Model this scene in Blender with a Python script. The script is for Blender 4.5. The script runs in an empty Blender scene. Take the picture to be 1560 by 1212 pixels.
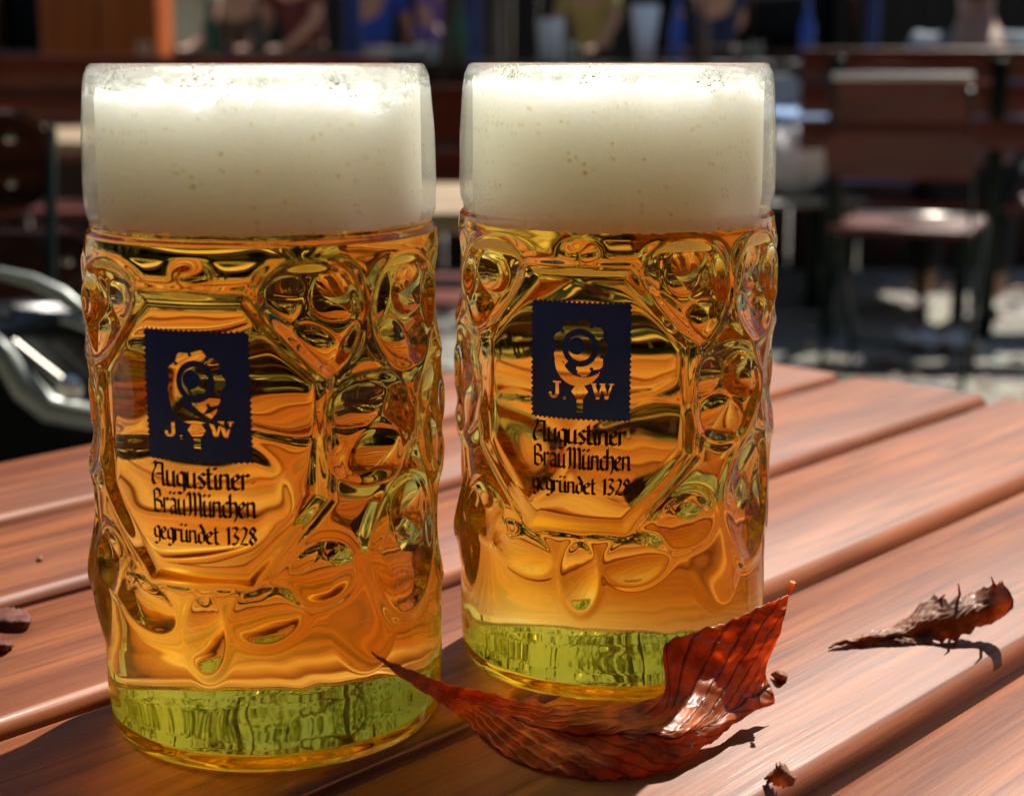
import bpy, bmesh, math, random
import numpy as np
from mathutils import Vector, Matrix
R = math.radians
PI = math.pi
random.seed(7); rng = np.random.default_rng(7)
S = bpy.context.scene
COL = S.collection

# ---------------------------------------------------------------- camera
TABLE = 0.74                      # height of the table top
MUG_H = 0.193
CAMZ = TABLE + 0.1955
PITCH = R(11.8); FPX = 2480.0
fwd = Vector((0, math.cos(PITCH), -math.sin(PITCH)))
upv = Vector((0, math.sin(PITCH), math.cos(PITCH)))
cam_d = bpy.data.cameras.new('camera'); cam = bpy.data.objects.new('camera', cam_d); COL.objects.link(cam)
cam.location = (0, 0, CAMZ); cam.rotation_euler = (PI/2-PITCH, 0, 0)
cam_d.sensor_width = 36; cam_d.lens = FPX/1560*36
cam_d.clip_start = 0.02; cam_d.clip_end = 200
cam_d.dof.use_dof = True; cam_d.dof.focus_distance = 0.485; cam_d.dof.aperture_fstop = 12
S.camera = cam

def ray(px, py):
    return Vector((px-780, 0, 0)) + upv*(606-py) + fwd*FPX
def at_z(px, py, z):              # the point of the horizontal plane z seen at this spot of the photo
    d = ray(px, py); return Vector((0, 0, CAMZ)) + d*((z-CAMZ)/d.z)
def at_y(px, py, Y):              # the point at distance Y
    d = ray(px, py); return Vector((0, 0, CAMZ)) + d*(Y/d.y)

# ---------------------------------------------------------------- light
SUN_EL, SUN_AZ = R(50), R(27)     # azimuth to the right of straight ahead
w = bpy.data.worlds.new('World'); S.world = w; w.use_nodes = True
nt = w.node_tree; bg = nt.nodes['Background']
sky = nt.nodes.new('ShaderNodeTexSky'); sky.sky_type = 'NISHITA'; sky.sun_disc = False
sky.sun_elevation = SUN_EL; sky.sun_rotation = SUN_AZ
nt.links.new(sky.outputs[0], bg.inputs[0]); bg.inputs[1].default_value = 0.055
sl = bpy.data.lights.new('sun', 'SUN'); sun = bpy.data.objects.new('sun', sl); COL.objects.link(sun)
sl.energy = 5.0; sl.angle = R(0.55); sl.color = (1, 0.95, 0.86)
sdir = Vector((math.sin(SUN_AZ)*math.cos(SUN_EL), math.cos(SUN_AZ)*math.cos(SUN_EL), math.sin(SUN_EL)))
sun.rotation_euler = sdir.to_track_quat('Z', 'Y').to_euler(); sun.location = sdir*30
S.view_settings.view_transform = 'Standard'; S.view_settings.look = 'None'
S.view_settings.exposure = 0.58; S.view_settings.gamma = 1
cy = S.cycles
cy.max_bounces = 20; cy.transmission_bounces = 20; cy.glossy_bounces = 8; cy.diffuse_bounces = 4
cy.transparent_max_bounces = 16; cy.volume_bounces = 1
cy.caustics_refractive = True; cy.caustics_reflective = True; cy.blur_glossy = 0.5
cy.sample_clamp_indirect = 6.0; cy.use_denoising = True
try: cy.denoiser = 'OPENIMAGEDENOISE'
except Exception: pass

# ---------------------------------------------------------------- materials
MATS = {}
def mat(name, base=(.5, .5, .5), rough=.5, metal=0, coat=0, bump=None, vary=None, spec=None, **kw):
    """bump=(scale, strength, distance[, stretch vec]); vary=(scale, colour2, fac low, fac high[, stretch])"""
    if name in MATS: return MATS[name]
    m = bpy.data.materials.new(name); m.use_nodes = True; n = m.node_tree; L = n.links
    b = n.nodes['Principled BSDF']
    b.inputs['Base Color'].default_value = (*base, 1); b.inputs['Roughness'].default_value = rough
    b.inputs['Metallic'].default_value = metal; b.inputs['Coat Weight'].default_value = coat
    if spec is not None: b.inputs['Specular IOR Level'].default_value = spec
    tc = n.nodes.new('ShaderNodeTexCoord')
    def noise(scale, stretch=(1, 1, 1), detail=5):
        mp = n.nodes.new('ShaderNodeMapping'); mp.inputs['Scale'].default_value = stretch
        L.new(tc.outputs['Object'], mp.inputs[0])
        t = n.nodes.new('ShaderNodeTexNoise'); t.inputs['Scale'].default_value = scale; t.inputs['Detail'].default_value = detail
        L.new(mp.outputs[0], t.inputs[0]); return t
    if vary:
        t = noise(vary[0], vary[4] if len(vary) > 4 else (1, 1, 1))
        r = n.nodes.new('ShaderNodeMapRange'); r.inputs[1].default_value = vary[2]; r.inputs[2].default_value = vary[3]
        L.new(t.outputs[0], r.inputs[0])
        mx = n.nodes.new('ShaderNodeMix'); mx.data_type = 'RGBA'
        mx.inputs[6].default_value = (*base, 1); mx.inputs[7].default_value = (*vary[1], 1)
        L.new(r.outputs[0], mx.inputs[0]); L.new(mx.outputs[2], b.inputs['Base Color'])
    if bump:
        t = noise(bump[0], bump[3] if len(bump) > 3 else (1, 1, 1))
        bp = n.nodes.new('ShaderNodeBump'); bp.inputs['Strength'].default_value = bump[1]; bp.inputs['Distance'].default_value = bump[2]
        L.new(t.outputs[0], bp.inputs['Height']); L.new(bp.outputs[0], b.inputs['Normal'])
    MATS[name] = m; return m

def wood_table():
    m = bpy.data.materials.new('lacquered_wood'); m.use_nodes = True; n = m.node_tree; L = n.links
    b = n.nodes['Principled BSDF']; tc = n.nodes.new('ShaderNodeTexCoord')
    def mapping(s):
        mp = n.nodes.new('ShaderNodeMapping'); mp.inputs['Scale'].default_value = s; L.new(tc.outputs['Object'], mp.inputs[0]); return mp
    g = n.nodes.new('ShaderNodeTexNoise'); g.inputs['Scale'].default_value = 60; g.inputs['Detail'].default_value = 12; g.inputs['Roughness'].default_value = .62; g.inputs['Distortion'].default_value = .6
    L.new(mapping((.06, 1, 1)).outputs[0], g.inputs[0])
    big = n.nodes.new('ShaderNodeTexNoise'); big.inputs['Scale'].default_value = 7; big.inputs['Detail'].default_value = 4
    L.new(mapping((.5, 1, 1)).outputs[0], big.inputs[0])
    cr = n.nodes.new('ShaderNodeValToRGB'); e = cr.color_ramp.elements
    e[0].position = .36; e[0].color = (.17, .038, .009, 1); e[1].position = .66; e[1].color = (.38, .118, .034, 1)
    L.new(g.outputs[0], cr.inputs[0])
    mx = n.nodes.new('ShaderNodeMix'); mx.data_type = 'RGBA'; mx.blend_type = 'MULTIPLY'
    cr2 = n.nodes.new('ShaderNodeValToRGB'); e = cr2.color_ramp.elements
    e[0].position = .35; e[0].color = (.72, .68, .66, 1); e[1].position = .65; e[1].color = (1.1, 1.08, 1.05, 1)
    L.new(big.outputs[0], cr2.inputs[0]); mx.inputs[0].default_value = 1
    L.new(cr.outputs[0], mx.inputs[6]); L.new(cr2.outputs[0], mx.inputs[7]); L.new(mx.outputs[2], b.inputs['Base Color'])
    dk = n.nodes.new('ShaderNodeTexNoise'); dk.inputs['Scale'].default_value = 260; dk.inputs['Detail'].default_value = 6
    L.new(mapping((.035, 1, 1)).outputs[0], dk.inputs[0])
    r3 = n.nodes.new('ShaderNodeMapRange'); r3.inputs[1].default_value = .53; r3.inputs[2].default_value = .64; r3.inputs[4].default_value = .65; L.new(dk.outputs[0], r3.inputs[0])
    du = n.nodes.new('ShaderNodeTexNoise'); du.inputs['Scale'].default_value = 900; du.inputs['Detail'].default_value = 2; L.new(tc.outputs['Object'], du.inputs[0])
    r4 = n.nodes.new('ShaderNodeMapRange'); r4.inputs[1].default_value = .70; r4.inputs[2].default_value = .76; r4.inputs[4].default_value = .35; L.new(du.outputs[0], r4.inputs[0])
    m3 = n.nodes.new('ShaderNodeMix'); m3.data_type = 'RGBA'; m3.inputs[7].default_value = (.09, .025, .010, 1); L.new(r3.outputs[0], m3.inputs[0]); L.new(mx.outputs[2], m3.inputs[6])
    m4 = n.nodes.new('ShaderNodeMix'); m4.data_type = 'RGBA'; m4.inputs[7].default_value = (.5, .4, .3, 1); L.new(r4.outputs[0], m4.inputs[0]); L.new(m3.outputs[2], m4.inputs[6])
    L.new(m4.outputs[2], b.inputs['Base Color'])
    rr = n.nodes.new('ShaderNodeMapRange'); rr.inputs[1].default_value = .3; rr.inputs[2].default_value = .7
    rr.inputs[3].default_value = .46; rr.inputs[4].default_value = .60
    L.new(big.outputs[0], rr.inputs[0]); L.new(rr.outputs[0], b.inputs['Roughness'])
    fine = n.nodes.new('ShaderNodeTexNoise'); fine.inputs['Scale'].default_value = 500; fine.inputs['Detail'].default_value = 4
    L.new(mapping((.05, 1, 1)).outputs[0], fine.inputs[0])
    bp = n.nodes.new('ShaderNodeBump'); bp.inputs['Strength'].default_value = .35; bp.inputs['Distance'].default_value = .0004
    L.new(fine.outputs[0], bp.inputs['Height']); L.new(bp.outputs[0], b.inputs['Normal'])
    b.inputs['Coat Weight'].default_value = .04; b.inputs['Coat Roughness'].default_value = .2; b.inputs['Specular IOR Level'].default_value = .33
    L.new(bp.outputs[0], b.inputs['Coat Normal'])
    return m

def glass_mat(name, ior, rough=0.0, col=(1, 1, 1), vol=None, drops=False):
    m = bpy.data.materials.new(name); m.use_nodes = True; n = m.node_tree; L = n.links
    n.nodes.remove(n.nodes['Principled BSDF']); out = n.nodes['Material Output']
    g = n.nodes.new('ShaderNodeBsdfGlass'); g.inputs['IOR'].default_value = ior; g.inputs['Roughness'].default_value = rough
    g.inputs['Color'].default_value = (*col, 1); L.new(g.outputs[0], out.inputs[0])
    if vol:
        v = n.nodes.new('ShaderNodeVolumeAbsorption'); v.inputs['Color'].default_value = (*vol[0], 1); v.inputs['Density'].default_value = vol[1]
        L.new(v.outputs[0], out.inputs[1])
    return m

# ---------------------------------------------------------------- mesh helpers
def link(name, me, m=None, parent=None, smooth=True):
    o = bpy.data.objects.new(name, me); COL.objects.link(o)
    if m: me.materials.append(m)
    if smooth:
        me.polygons.foreach_set('use_smooth', [True]*len(me.polygons))
    if parent: o.parent = parent
    return o
def tag(o, label=None, cat=None, group=None, kind=None):
    if label: o['label'] = label
    if cat: o['category'] = cat
    if group: o['group'] = group
    if kind: o['kind'] = kind
    return o
def empty(name, loc, rz=0, **k):
    o = bpy.data.objects.new(name, None); COL.objects.link(o); o.location = loc; o.rotation_euler = (0, 0, rz)
    o.empty_display_size = .05
    return tag(o, **k)
def copy_tree(o, parent=None):
    c = o.copy(); COL.objects.link(c)
    if parent: c.parent = parent
    for ch in list(o.children): copy_tree(ch, c)
    return c

class MB:
    """collects shapes, builds them as one mesh"""
    def __init__(s): s.bm = bmesh.new()
    def box(s, c, d, rot=None, bev=0.0):
        t = bmesh.new(); bmesh.ops.create_cube(t, size=1)
        for v in t.verts: v.co = Vector((v.co.x*d[0], v.co.y*d[1], v.co.z*d[2]))
        if bev: bmesh.ops.bevel(t, geom=t.edges[:], offset=bev, segments=3, affect='EDGES', profile=.5)
        M = Matrix.Translation(c) @ (rot.to_4x4() if rot else Matrix())
        t.transform(M); s._add(t); return s
    def beam(s, a, b, wd, th, bev=0.0, side=Vector((1, 0, 0))):      # a flat bar from a to b, wd along side, th across
        a = Vector(a); b = Vector(b); z = (b-a).normalized(); x = side - z*side.dot(z)
        x.normalize(); y = z.cross(x)
        rot = Matrix((x, y, z)).transposed()
        return s.box((a+b)/2, (wd, th, (b-a).length), rot, bev)
    def tube(s, pts, r, seg=10, closed=False, cap=True):
        pts = [Vector(p) for p in pts]; n = len(pts); rs = r if isinstance(r, (list, tuple)) else [r]*n
        rings = []; up = Vector((0, 0, 1)); prev = None
        for i, p in enumerate(pts):
            if closed: t = pts[(i+1) % n]-pts[i-1]
            else: t = pts[min(i+1, n-1)]-pts[max(i-1, 0)]
            t.normalize()
            if prev is None: a = t.orthogonal().normalized()
            else: a = (prev - t*prev.dot(t)).normalized()
            prev = a; b = t.cross(a)
            rings.append([s.bm.verts.new(p+(a*math.cos(2*PI*k/seg)+b*math.sin(2*PI*k/seg))*rs[i]) for k in range(seg)])
        for i in range(n if closed else n-1):
            A, B = rings[i], rings[(i+1) % n]
            for k in range(seg): s.bm.faces.new((A[k], A[(k+1) % seg], B[(k+1) % seg], B[k]))
        if cap and not closed:
            s.bm.faces.new(rings[0][::-1]); s.bm.faces.new(rings[-1])
        return s
    def lathe(s, prof, c=(0, 0, 0), seg=32):
        c = Vector(c); rings = []
        for r, z in prof:
            if r < 1e-6: rings.append([s.bm.verts.new(c+Vector((0, 0, z)))])
            else: rings.append([s.bm.verts.new(c+Vector((r*math.cos(2*PI*k/seg), r*math.sin(2*PI*k/seg), z))) for k in range(seg)])
        for A, B in zip(rings, rings[1:]):
            for k in range(seg):
                j = (k+1) % seg
                if len(A) == 1 and len(B) == 1: continue
                if len(A) == 1: s.bm.faces.new((A[0], B[j], B[k]))
                elif len(B) == 1: s.bm.faces.new((A[k], A[j], B[0]))
                else: s.bm.faces.new((A[k], A[j], B[j], B[k]))
        return s
    def _add(s, t):
        me = bpy.data.meshes.new('tmp'); t.to_mesh(me); t.free(); s.bm.from_mesh(me); bpy.data.meshes.remove(me)
    def build(s, name, m, parent=None, smooth=True, angle=35):
        bmesh.ops.recalc_face_normals(s.bm, faces=s.bm.faces[:])
        for e in s.bm.edges:
            if len(e.link_faces) == 2 and e.calc_face_angle(0) > R(angle): e.smooth = False
        me = bpy.data.meshes.new(name); s.bm.to_mesh(me); s.bm.free()
        return link(name, me, m, parent, smooth)

def grid_mesh(name, V, closed_u=False, flip=False):
    """V: (nu, nv, 3) array -> mesh"""
    nu, nv = V.shape[:2]
    idx = np.arange(nu*nv).reshape(nu, nv)
    a = idx if closed_u else idx[:-1]
    b = np.roll(idx, -1, 0) if closed_u else idx[1:]
    if not closed_u: pass
    F = np.stack([a[:, :-1], b[:, :-1], b[:, 1:], a[:, 1:]], -1).reshape(-1, 4)
    if flip: F = F[:, ::-1]
    me = bpy.data.meshes.new(name); me.from_pydata(V.reshape(-1, 3).tolist(), [], F.tolist()); me.update()
    return me
def fbm(x, y, z=0.0, sc=1.0, oct=3):
    """cheap smooth pseudo noise on numpy arrays"""
    v = 0*x; a = 1.0; f = sc
    for k in range(oct):
        v = v + a*np.sin(f*(x*1.3+y*.7+1.7*k)+2.1*np.sin(f*(y*1.1-x*.5)+k)+z)*np.cos(f*(y*1.2-x*.4)+1.3*k+np.sin(f*x*.9+z))
        a *= .5; f *= 2.1
    return v

# ---------------------------------------------------------------- beer mugs
Rb = 0.0525
def relief(th, d):
    """outer radius of the mug; th = angle from the middle of the printed panel (rad), d = depth below the rim (m)"""
    th = (th+PI) % (2*PI) - PI
    r = np.interp(d, [0, .001, .003, .007, .02, .034, .0405, .0432, .0448, .0462, .050, .056, .110, .160, .168, .175, .183, .190, .193],
                  [.0488, .0493, .0502, .0508, .0518, .0521, .0519, .0508, .0507, .0520, .0525, .0526, .0524, .0524, .0524, .0524, .0523, .0517, .0500])
    s = th*.0515
    env = np.clip((d-.049)/.005, 0, 1)*np.clip((.172-d)/.006, 0, 1); env = env*env*(3-2*env)
    # octagonal panel with a raised ridge round it
    cx = np.abs(s)/.0355; cz = np.abs(d-.0980)/.0395
    oct_ = np.maximum(np.maximum(cx, cz), (cx+cz)/1.42)
    panel = 1/(1+np.exp((oct_-1)/.012))
    ridge = np.exp(-((oct_-1.0)/.055)**2)
    out = 1-panel
    disp = ridge*.0019 - panel*.0009 + .0
    bump = 0*s
    p = 2*PI/10
    rows = [(.0645, .0155, .0160, 0.0, -1, 1.05), (.0970, .0155, .0165, .5, -1, .9), (.1310, .0155, .0195, 0.0, -1, 1.0), (.1480, .0120, .0190, .5, 1, .8)]
    rj = random.Random(11)
    for (dd, rx, rz, off, sg, am) in rows:
        for k in range(10):
            j1, j2, j3, j4 = (rj.uniform(-1, 1) for _ in range(4))
            c = (k+off)*p; c = (c+PI) % (2*PI)-PI
            if abs(c) < (.5, .9, 1.1, .8)[rows.index((dd, rx, rz, off, sg, am))]: continue
            if sg > 0 and abs(c) > 1.0: continue
            ds = ((th-c-.03*j1+PI) % (2*PI)-PI)*.0515; dz = d-dd-.0012*j2
            q = np.sqrt((ds/(rx*(1+.08*j3)))**2+(dz/(rz*(1-.08*j3)))**2); A_ = am*(1+.25*j4)
            if sg < 0: bump = bump - np.where(q < 1, (1-q**2)**1.25*.0042, 0)*A_ + np.exp(-((q-1.03)/.13)**2)*.0010*A_
            else: bump = bump + np.where(q < 1, (1-q**2)**1.4*.0034, 0)*A_
    for c, dd, rx, rz, tl in ((-.38, .1455, .0125, .0075, .35), (.36, .1460, .0105, .0080, -.3), (0.02, .152, .006, .011, 0), (.66, .135, .0095, .0085, -.4), (-.68, .137, .010, .009, .4)):
        ds = ((th-c+PI) % (2*PI)-PI)*.0515; dz = d-dd
        a_ = ds*math.cos(tl)+dz*math.sin(tl); b_ = -ds*math.sin(tl)+dz*math.cos(tl); q = np.sqrt((a_/rx)**2+(b_/rz)**2)
        bump = bump - np.where(q < 1, (1-q**2)**1.4*.0022, 0) + np.exp(-((q-1.05)/.2)**2)*.0006
    # fan of flutes running down the middle under the rim and under the panel
    fan = np.exp(-(s/.0045)**2)*np.clip((.066-d)/.012, 0, 1)*.0022
    disp = disp + bump*out + fan*out
    wob = fbm(np.sin(th)*3, np.cos(th)*3+d*60, 0.3, 1.0, 2)*.00015*np.clip((d-.046)/.01, 0, 1)
    return r + disp*env + wob

def inner_r(d):
    return np.interp(d, [0, .001, .003, .04, .050, .10, .160, .166, .1700, .1725, .1740, .1745],
                     [.0480, .0474, .0472, .0474, .0462, .0460, .0458, .0448, .0425, .0390, .0345, .0310])
BEER_D = .0425
NT = 660
th = np.linspace(0, 2*PI, NT, endpoint=False)
def ringpts(rad, d):
    """rad (NT,) radii -> points; angle 0 faces -Y (the printed panel)"""
    return np.stack([rad*np.sin(th), -rad*np.cos(th), np.full(NT, MUG_H-d)+0*rad], -1)

def glass_mesh():
    cols = []
    ds = np.concatenate([np.linspace(0, .004, 7)[:-1], np.linspace(.004, .044, 60)[:-1], np.linspace(.044, .174, 330)[:-1], np.linspace(.174, .1928, 34)])
    # inner wall above the beer, from the beer line to the rim
    for d in np.linspace(BEER_D, .002, 30): cols.append(ringpts(np.full(NT, float(inner_r(d))), d))
    for a in np.linspace(.2, .8, 4):   # rounded lip
        rr = .0474+(.0490-.0474)*a; cols.append(ringpts(np.full(NT, rr), .0012-.0016*math.sin(a*PI)))
    for d in ds: cols.append(ringpts(relief(th, d), d))
    # underside: foot ring, then a hollow with moulded radial ripples
    for q in np.linspace(0, 1, 40)[1:]:
        rr = .0496*(1-q)
        lift = .0022*np.clip((q-.08)/.12, 0, 1)
        rip = .0003*fbm(rr*32*np.cos(th), rr*32*np.sin(th), .7, 1.0, 1)*min(1, q*3)
        cols.append(ringpts(np.full(NT, rr), .1926-lift-rip))
    V = np.stack(cols, 1)
    me = grid_mesh('glass', V, True, True)
    return me
def beer_mesh():
    cols = []; nside = 120
    top = BEER_D
    for q in np.linspace(0, 1, 14): cols.append(ringpts(np.full(NT, float(inner_r(top))*max(q, 1e-4)), top))
    ntop = 13
    for d in np.linspace(top, .1745, nside)[1:]:
        cols.append(ringpts(inner_r(d)+.00012*np.sin(3*th+d*90)+0*th, d))
    for q in np.linspace(0, 1, 26)[1:]:
        rr = .031*(1-q)+1e-5
        dome = -.0012*np.sin(q*PI/2)+.0003*fbm(rr*90*np.cos(th), rr*90*np.sin(th), 1.2, .8, 2)*np.sin(PI*min(q*1.3, 1))
        cols.append(ringpts(np.full(NT, rr), .1745+dome))
    V = np.stack(cols, 1)
    me = grid_mesh('beer', V, True, True)
    nv = V.shape[1]-1
    return me
def foam_mesh(seed, bot=.0425):
    ph = seed*1.7
    cols = []
    for q in np.linspace(1, .02, 14): cols.append(ringpts(np.full(NT, .0455*q), bot+.0012+0*th))
    # jagged rim of froth clinging to the glass
    edge = .0078+.0032*fbm(np.cos(th)*2, np.sin(th)*2, ph, 1.2, 4)+.0007*np.sin(th*23+ph)+.0005*np.sin(th*57+2*ph)
    if seed: edge = edge-.0012
    edge = np.clip(edge, .0034, .016)
    n = 90
    side = []
    for k, q in enumerate(np.linspace(0, 1, n)):
        d = bot+.0012+(edge-bot-.0012)*q+.0007*(1-q)**8*fbm(np.sin(th)*6, np.cos(th)*6, ph, 1.5, 3)
        rr = inner_r(d)+.0003+0*th
        side.append(ringpts(rr, d))
    cols = cols[::-1] + side
    # lumpy top, a little lower than the froth on the wall
    m = 60
    for q in np.linspace(0, 1, m)[1:]:
        rr = .0470*(1-q)+1e-5
        x = rr*np.cos(th)*100; y = rr*np.sin(th)*100
        z = edge*(1-min(q*5, 1))+(.0088+.0016*fbm(x, y, ph, .9, 4)+.0005*fbm(x, y, ph+3, 6, 2))*min(q*5, 1)
        cols.append(ringpts(np.full(NT, rr), z))
    me = grid_mesh('foam', np.stack(cols, 1), True)
    return me

# ---- print on the mug: blackletter drawn with a broad nib
GL = {
 'i': ([[(0, .95), (0, .12), (.13, 0)], [(-.04, 1.38), (.05, 1.26)]], .26), 'n': ([[(0, 1), (0, 0)], [(0, .8), (.28, 1), (.40, .85), (.40, .12), (.5, 0)]], .64),
 'u': ([[(0, 1), (0, .15), (.12, 0), (.40, .2)], [(.40, 1), (.40, .1), (.5, 0)]], .64), 'r': ([[(0, 1), (0, 0)], [(0, .72), (.2, 1), (.34, .84)]], .47),
 'e': ([[(.2, 0), (0, .2), (0, .8), (.2, 1), (.38, .76), (0, .45)], [(.2, 0), (.4, .15)]], .53),
 'g': ([[(.40, .85), (.2, 1), (0, .8), (0, .25), (.18, .08), (.40, .25)], [(.40, 1), (.40, -.2), (.2, -.42), (0, -.3)]], .58),
 's': ([[(.38, .85), (.2, 1), (0, .78), (.36, .3), (.2, 0), (0, .14)]], .50), 't': ([[(.06, 1.34), (.06, .15), (.2, 0), (.32, .1)], [(-.08, .95), (.28, .95)]], .44),
 'd': ([[(.12, 1.5), (.40, .95), (.40, .2), (.2, 0), (0, .2), (0, .75), (.2, .95), (.40, .78)]], .58), 'c': ([[(.34, .85), (.2, 1), (0, .8), (0, .2), (.2, 0), (.36, .14)]], .46),
 'h': ([[(0, 1.5), (0, 0)], [(0, .8), (.28, 1), (.40, .8), (.40, .1), (.26, -.25)]], .58),
 'a': ([[(0, .86), (.2, 1), (.40, .85), (.40, .1), (.5, 0)], [(.40, .55), (.1, .48), (0, .2), (.15, 0), (.40, .2)]], .64),
 'A': ([[(0, 1.25), (.22, 1.5), (.3, 1.2), (.06, .7), (0, .3), (.15, 0), (.38, .12)], [(.3, 1.4), (.72, 1.4), (.72, .1), (.86, 0)], [(.3, .72), (.72, .72)]], 1.0),
 'B': ([[(.12, 1.42), (.12, .1), (.45, 0), (.72, .3), (.64, .68), (.2, .8)], [(.2, .8), (.62, 1.02), (.56, 1.4), (.25, 1.5), (0, 1.2)]], .90),
 'M': ([[(-.02, 1.2), (.14, 1.5), (.24, 1.3), (.24, .12), (.08, 0)], [(.24, 1.25), (.48, 1.5), (.58, 1.3), (.58, 0)], [(.58, 1.25), (.82, 1.5), (.94, 1.3), (.94, .1), (1.06, 0)]], 1.2),
 '1': ([[(0, 1.15), (.18, 1.4), (.18, 0)]], .40), '3': ([[(0, 1.25), (.2, 1.42), (.40, 1.2), (.14, .8), (.42, .48), (.2, 0), (0, .15)]], .56),
 '2': ([[(0, 1.15), (.2, 1.42), (.40, 1.2), (.34, .8), (0, .05), (.2, .12), (.44, 0)]], .58),
 '8': ([[(.22, .75), (.02, 1.05), (.2, 1.42), (.4, 1.1), (.22, .75), (0, .35), (.2, 0), (.44, .35), (.22, .75)]], .58),
 '-': ([[(0, .45), (.16, .5)]], .26), ' ': ([], .34)}
GL['ä'] = (GL['a'][0]+[[(.01, 1.40), (.09, 1.28)], [(.31, 1.40), (.39, 1.28)]], .64)
GL['ü'] = (GL['u'][0]+[[(.0, 1.40), (.08, 1.28)], [(.32, 1.40), (.40, 1.28)]], .64)
NIB = np.array([math.cos(R(38)), math.sin(R(38))])*.125
def text_polys(txt, x0, x1, base, xh):
    wd = sum(GL[c][1] for c in txt); k = (x1-x0)/wd; x = x0+.04*k; P = []
    for c in txt:
        for st in GL[c][0]:
            for (a, b) in zip(st, st[1:]):
                a = np.array(a); b = np.array(b); n = NIB
                dv = b-a
                if abs(dv[0]*n[1]-dv[1]*n[0]) < .012*np.linalg.norm(dv)*1.2: n = np.array([-dv[1], dv[0]])/np.linalg.norm(dv)*.055
                q = [a-n, a+n, b+n, b-n]
                P.append([(x+p[0]*k, base+p[1]*xh) for p in q])
        x += GL[c][1]*k
    return P
def raster(inside, x0, x1, z0, z1, cell, name, off):
    """a thin print: all cells whose centre is inside, laid on the glass"""
    nx = int((x1-x0)/cell); nz = int((z1-z0)/cell)
    gx = x0+np.arange(nx+1)*cell; gz = z0+np.arange(nz+1)*cell
    cxx, czz = np.meshgrid((gx[:-1]+gx[1:])/2, (gz[:-1]+gz[1:])/2, indexing='ij')
    m = inside(cxx, czz)
    X, Z = np.meshgrid(gx, gz, indexing='ij')
    T = X/.0515; rad = relief(T, Z)+off
    V = np.stack([rad*np.sin(T), -rad*np.cos(T), MUG_H-Z], -1).reshape(-1, 3)
    idx = np.arange((nx+1)*(nz+1)).reshape(nx+1, nz+1)
    F = np.stack([idx[:-1, :-1], idx[:-1, 1:], idx[1:, 1:], idx[1:, :-1]], -1)[m]
    used = np.unique(F); remap = np.zeros(len(V), int); remap[used] = np.arange(len(used))
    me = bpy.data.meshes.new(name); me.from_pydata(V[used].tolist(), [], remap[F].tolist()); me.update(); return me
def in_polys(P, x, z):
    m = np.zeros(x.shape, bool)
    for q in P:
        q = np.array(q); lo = q.min(0); hi = q.max(0)
        bx = (x >= lo[0]) & (x <= hi[0]) & (z >= lo[1]) & (z <= hi[1])
        if not bx.any(): continue
        s1 = np.ones(x.shape, bool); s2 = np.ones(x.shape, bool)
        for i in range(4):
            a = q[i]; b = q[(i+1) % 4]; cr = (b[0]-a[0])*(z-a[1])-(b[1]-a[1])*(x-a[0])
            s1 &= cr >= 0; s2 &= cr <= 0
        m |= bx & (s1 | s2)
    return m
# layout in metres from the panel's middle, d below the rim (downwards)
SX = .0161; ST, SB = .0682, .1040
def stamp_inside(x, d):
    m = (np.abs(x) < SX) & (d > ST) & (d < SB)
    pit = .0016
    for e in (-SX, SX): m &= ~(np.hypot(x-e, ((d-ST) % pit)-pit/2) < .00048)
    for e in (ST, SB): m &= ~(np.hypot(((x+SX) % pit)-pit/2, d-e) < .00048)
    u = (x-.0002)*1000; v = -(d-.0820)*1000            # mm from the emblem's middle, v up
    rr = np.hypot(u, v); an = np.arctan2(v, u)
    cut = (rr < 8.3+.55*np.cos(an*9)) & (rr > 5.7)
    for k in range(9):
        cut &= ~(np.hypot(u-7.3*math.cos(k*2*PI/9+.35), v-7.3*math.sin(k*2*PI/9+.35)) < .55)
    cut |= (rr < 3.9) & (np.hypot(u+1.1, v-.5) > 2.6)                  # curl of the crook
    cut &= ~((an > -2.3) & (an < -1.75) & (rr > 4) & (rr < 9))
    sash = (np.hypot(u+.5, v+4.0) < 7.6) & (np.hypot(u-1.2, v+1.6) > 7.3) & (v < -3)
    cut |= sash & (u < 6.2)
    cut |= (np.abs(u)+np.abs(v+13.2)*.75 < 2.7) & ~((np.abs(u) < 1.1) & (np.abs((v+13.2) % 1.4-.7) < .25) & (np.abs(v+13.2) < 1.3))
    cut |= (np.abs(u) < .95) & (v < -9) & (v > -19.5)
    L = []                                               # J. W.
    def st(*p, wdt=.55):
        for a, b in zip(p, p[1:]):
            a = np.array(a); b = np.array(b); dv = (b-a)/np.linalg.norm(b-a); nn = np.array([-dv[1], dv[0]])*wdt
            L.append([tuple(a-nn), tuple(a+nn), tuple(b+nn), tuple(b-nn)])
    st((-8.6, -10.6), (-6.0, -10.6), wdt=.3); st((-7.2, -10.5), (-7.2, -14.6)); st((-7.2, -14.5), (-8.4, -15.4), (-9.6, -14.8), (-9.6, -13.9), wdt=.45)
    st((-5.2, -15.3), (-4.4, -15.3), wdt=.45)
    st((4.3, -10.8), (5.7, -15.2)); st((5.7, -15.2), (7.1, -10.8), wdt=.3); st((7.1, -10.8), (8.5, -15.2)); st((8.5, -15.2), (9.9, -10.8), wdt=.3)
    st((3.5, -10.7), (5.2, -10.7), wdt=.25); st((6.2, -10.7), (8, -10.7), wdt=.25); st((9.1, -10.7), (10.7, -10.7), wdt=.25)
    cut |= in_polys(L, u, v)
    return m & ~cut
lines = [('Augustiner-', .1113), ('BräuMünchen', .1190), ('gegründet 1328', .1266)]
TP = []
for t, base in lines:
    xh = .0044 if base < .12 else .0036
    for q in text_polys(t, -.0155, .0165, 0, xh): TP.append([(p[0], base-p[1]) for p in q])
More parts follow.
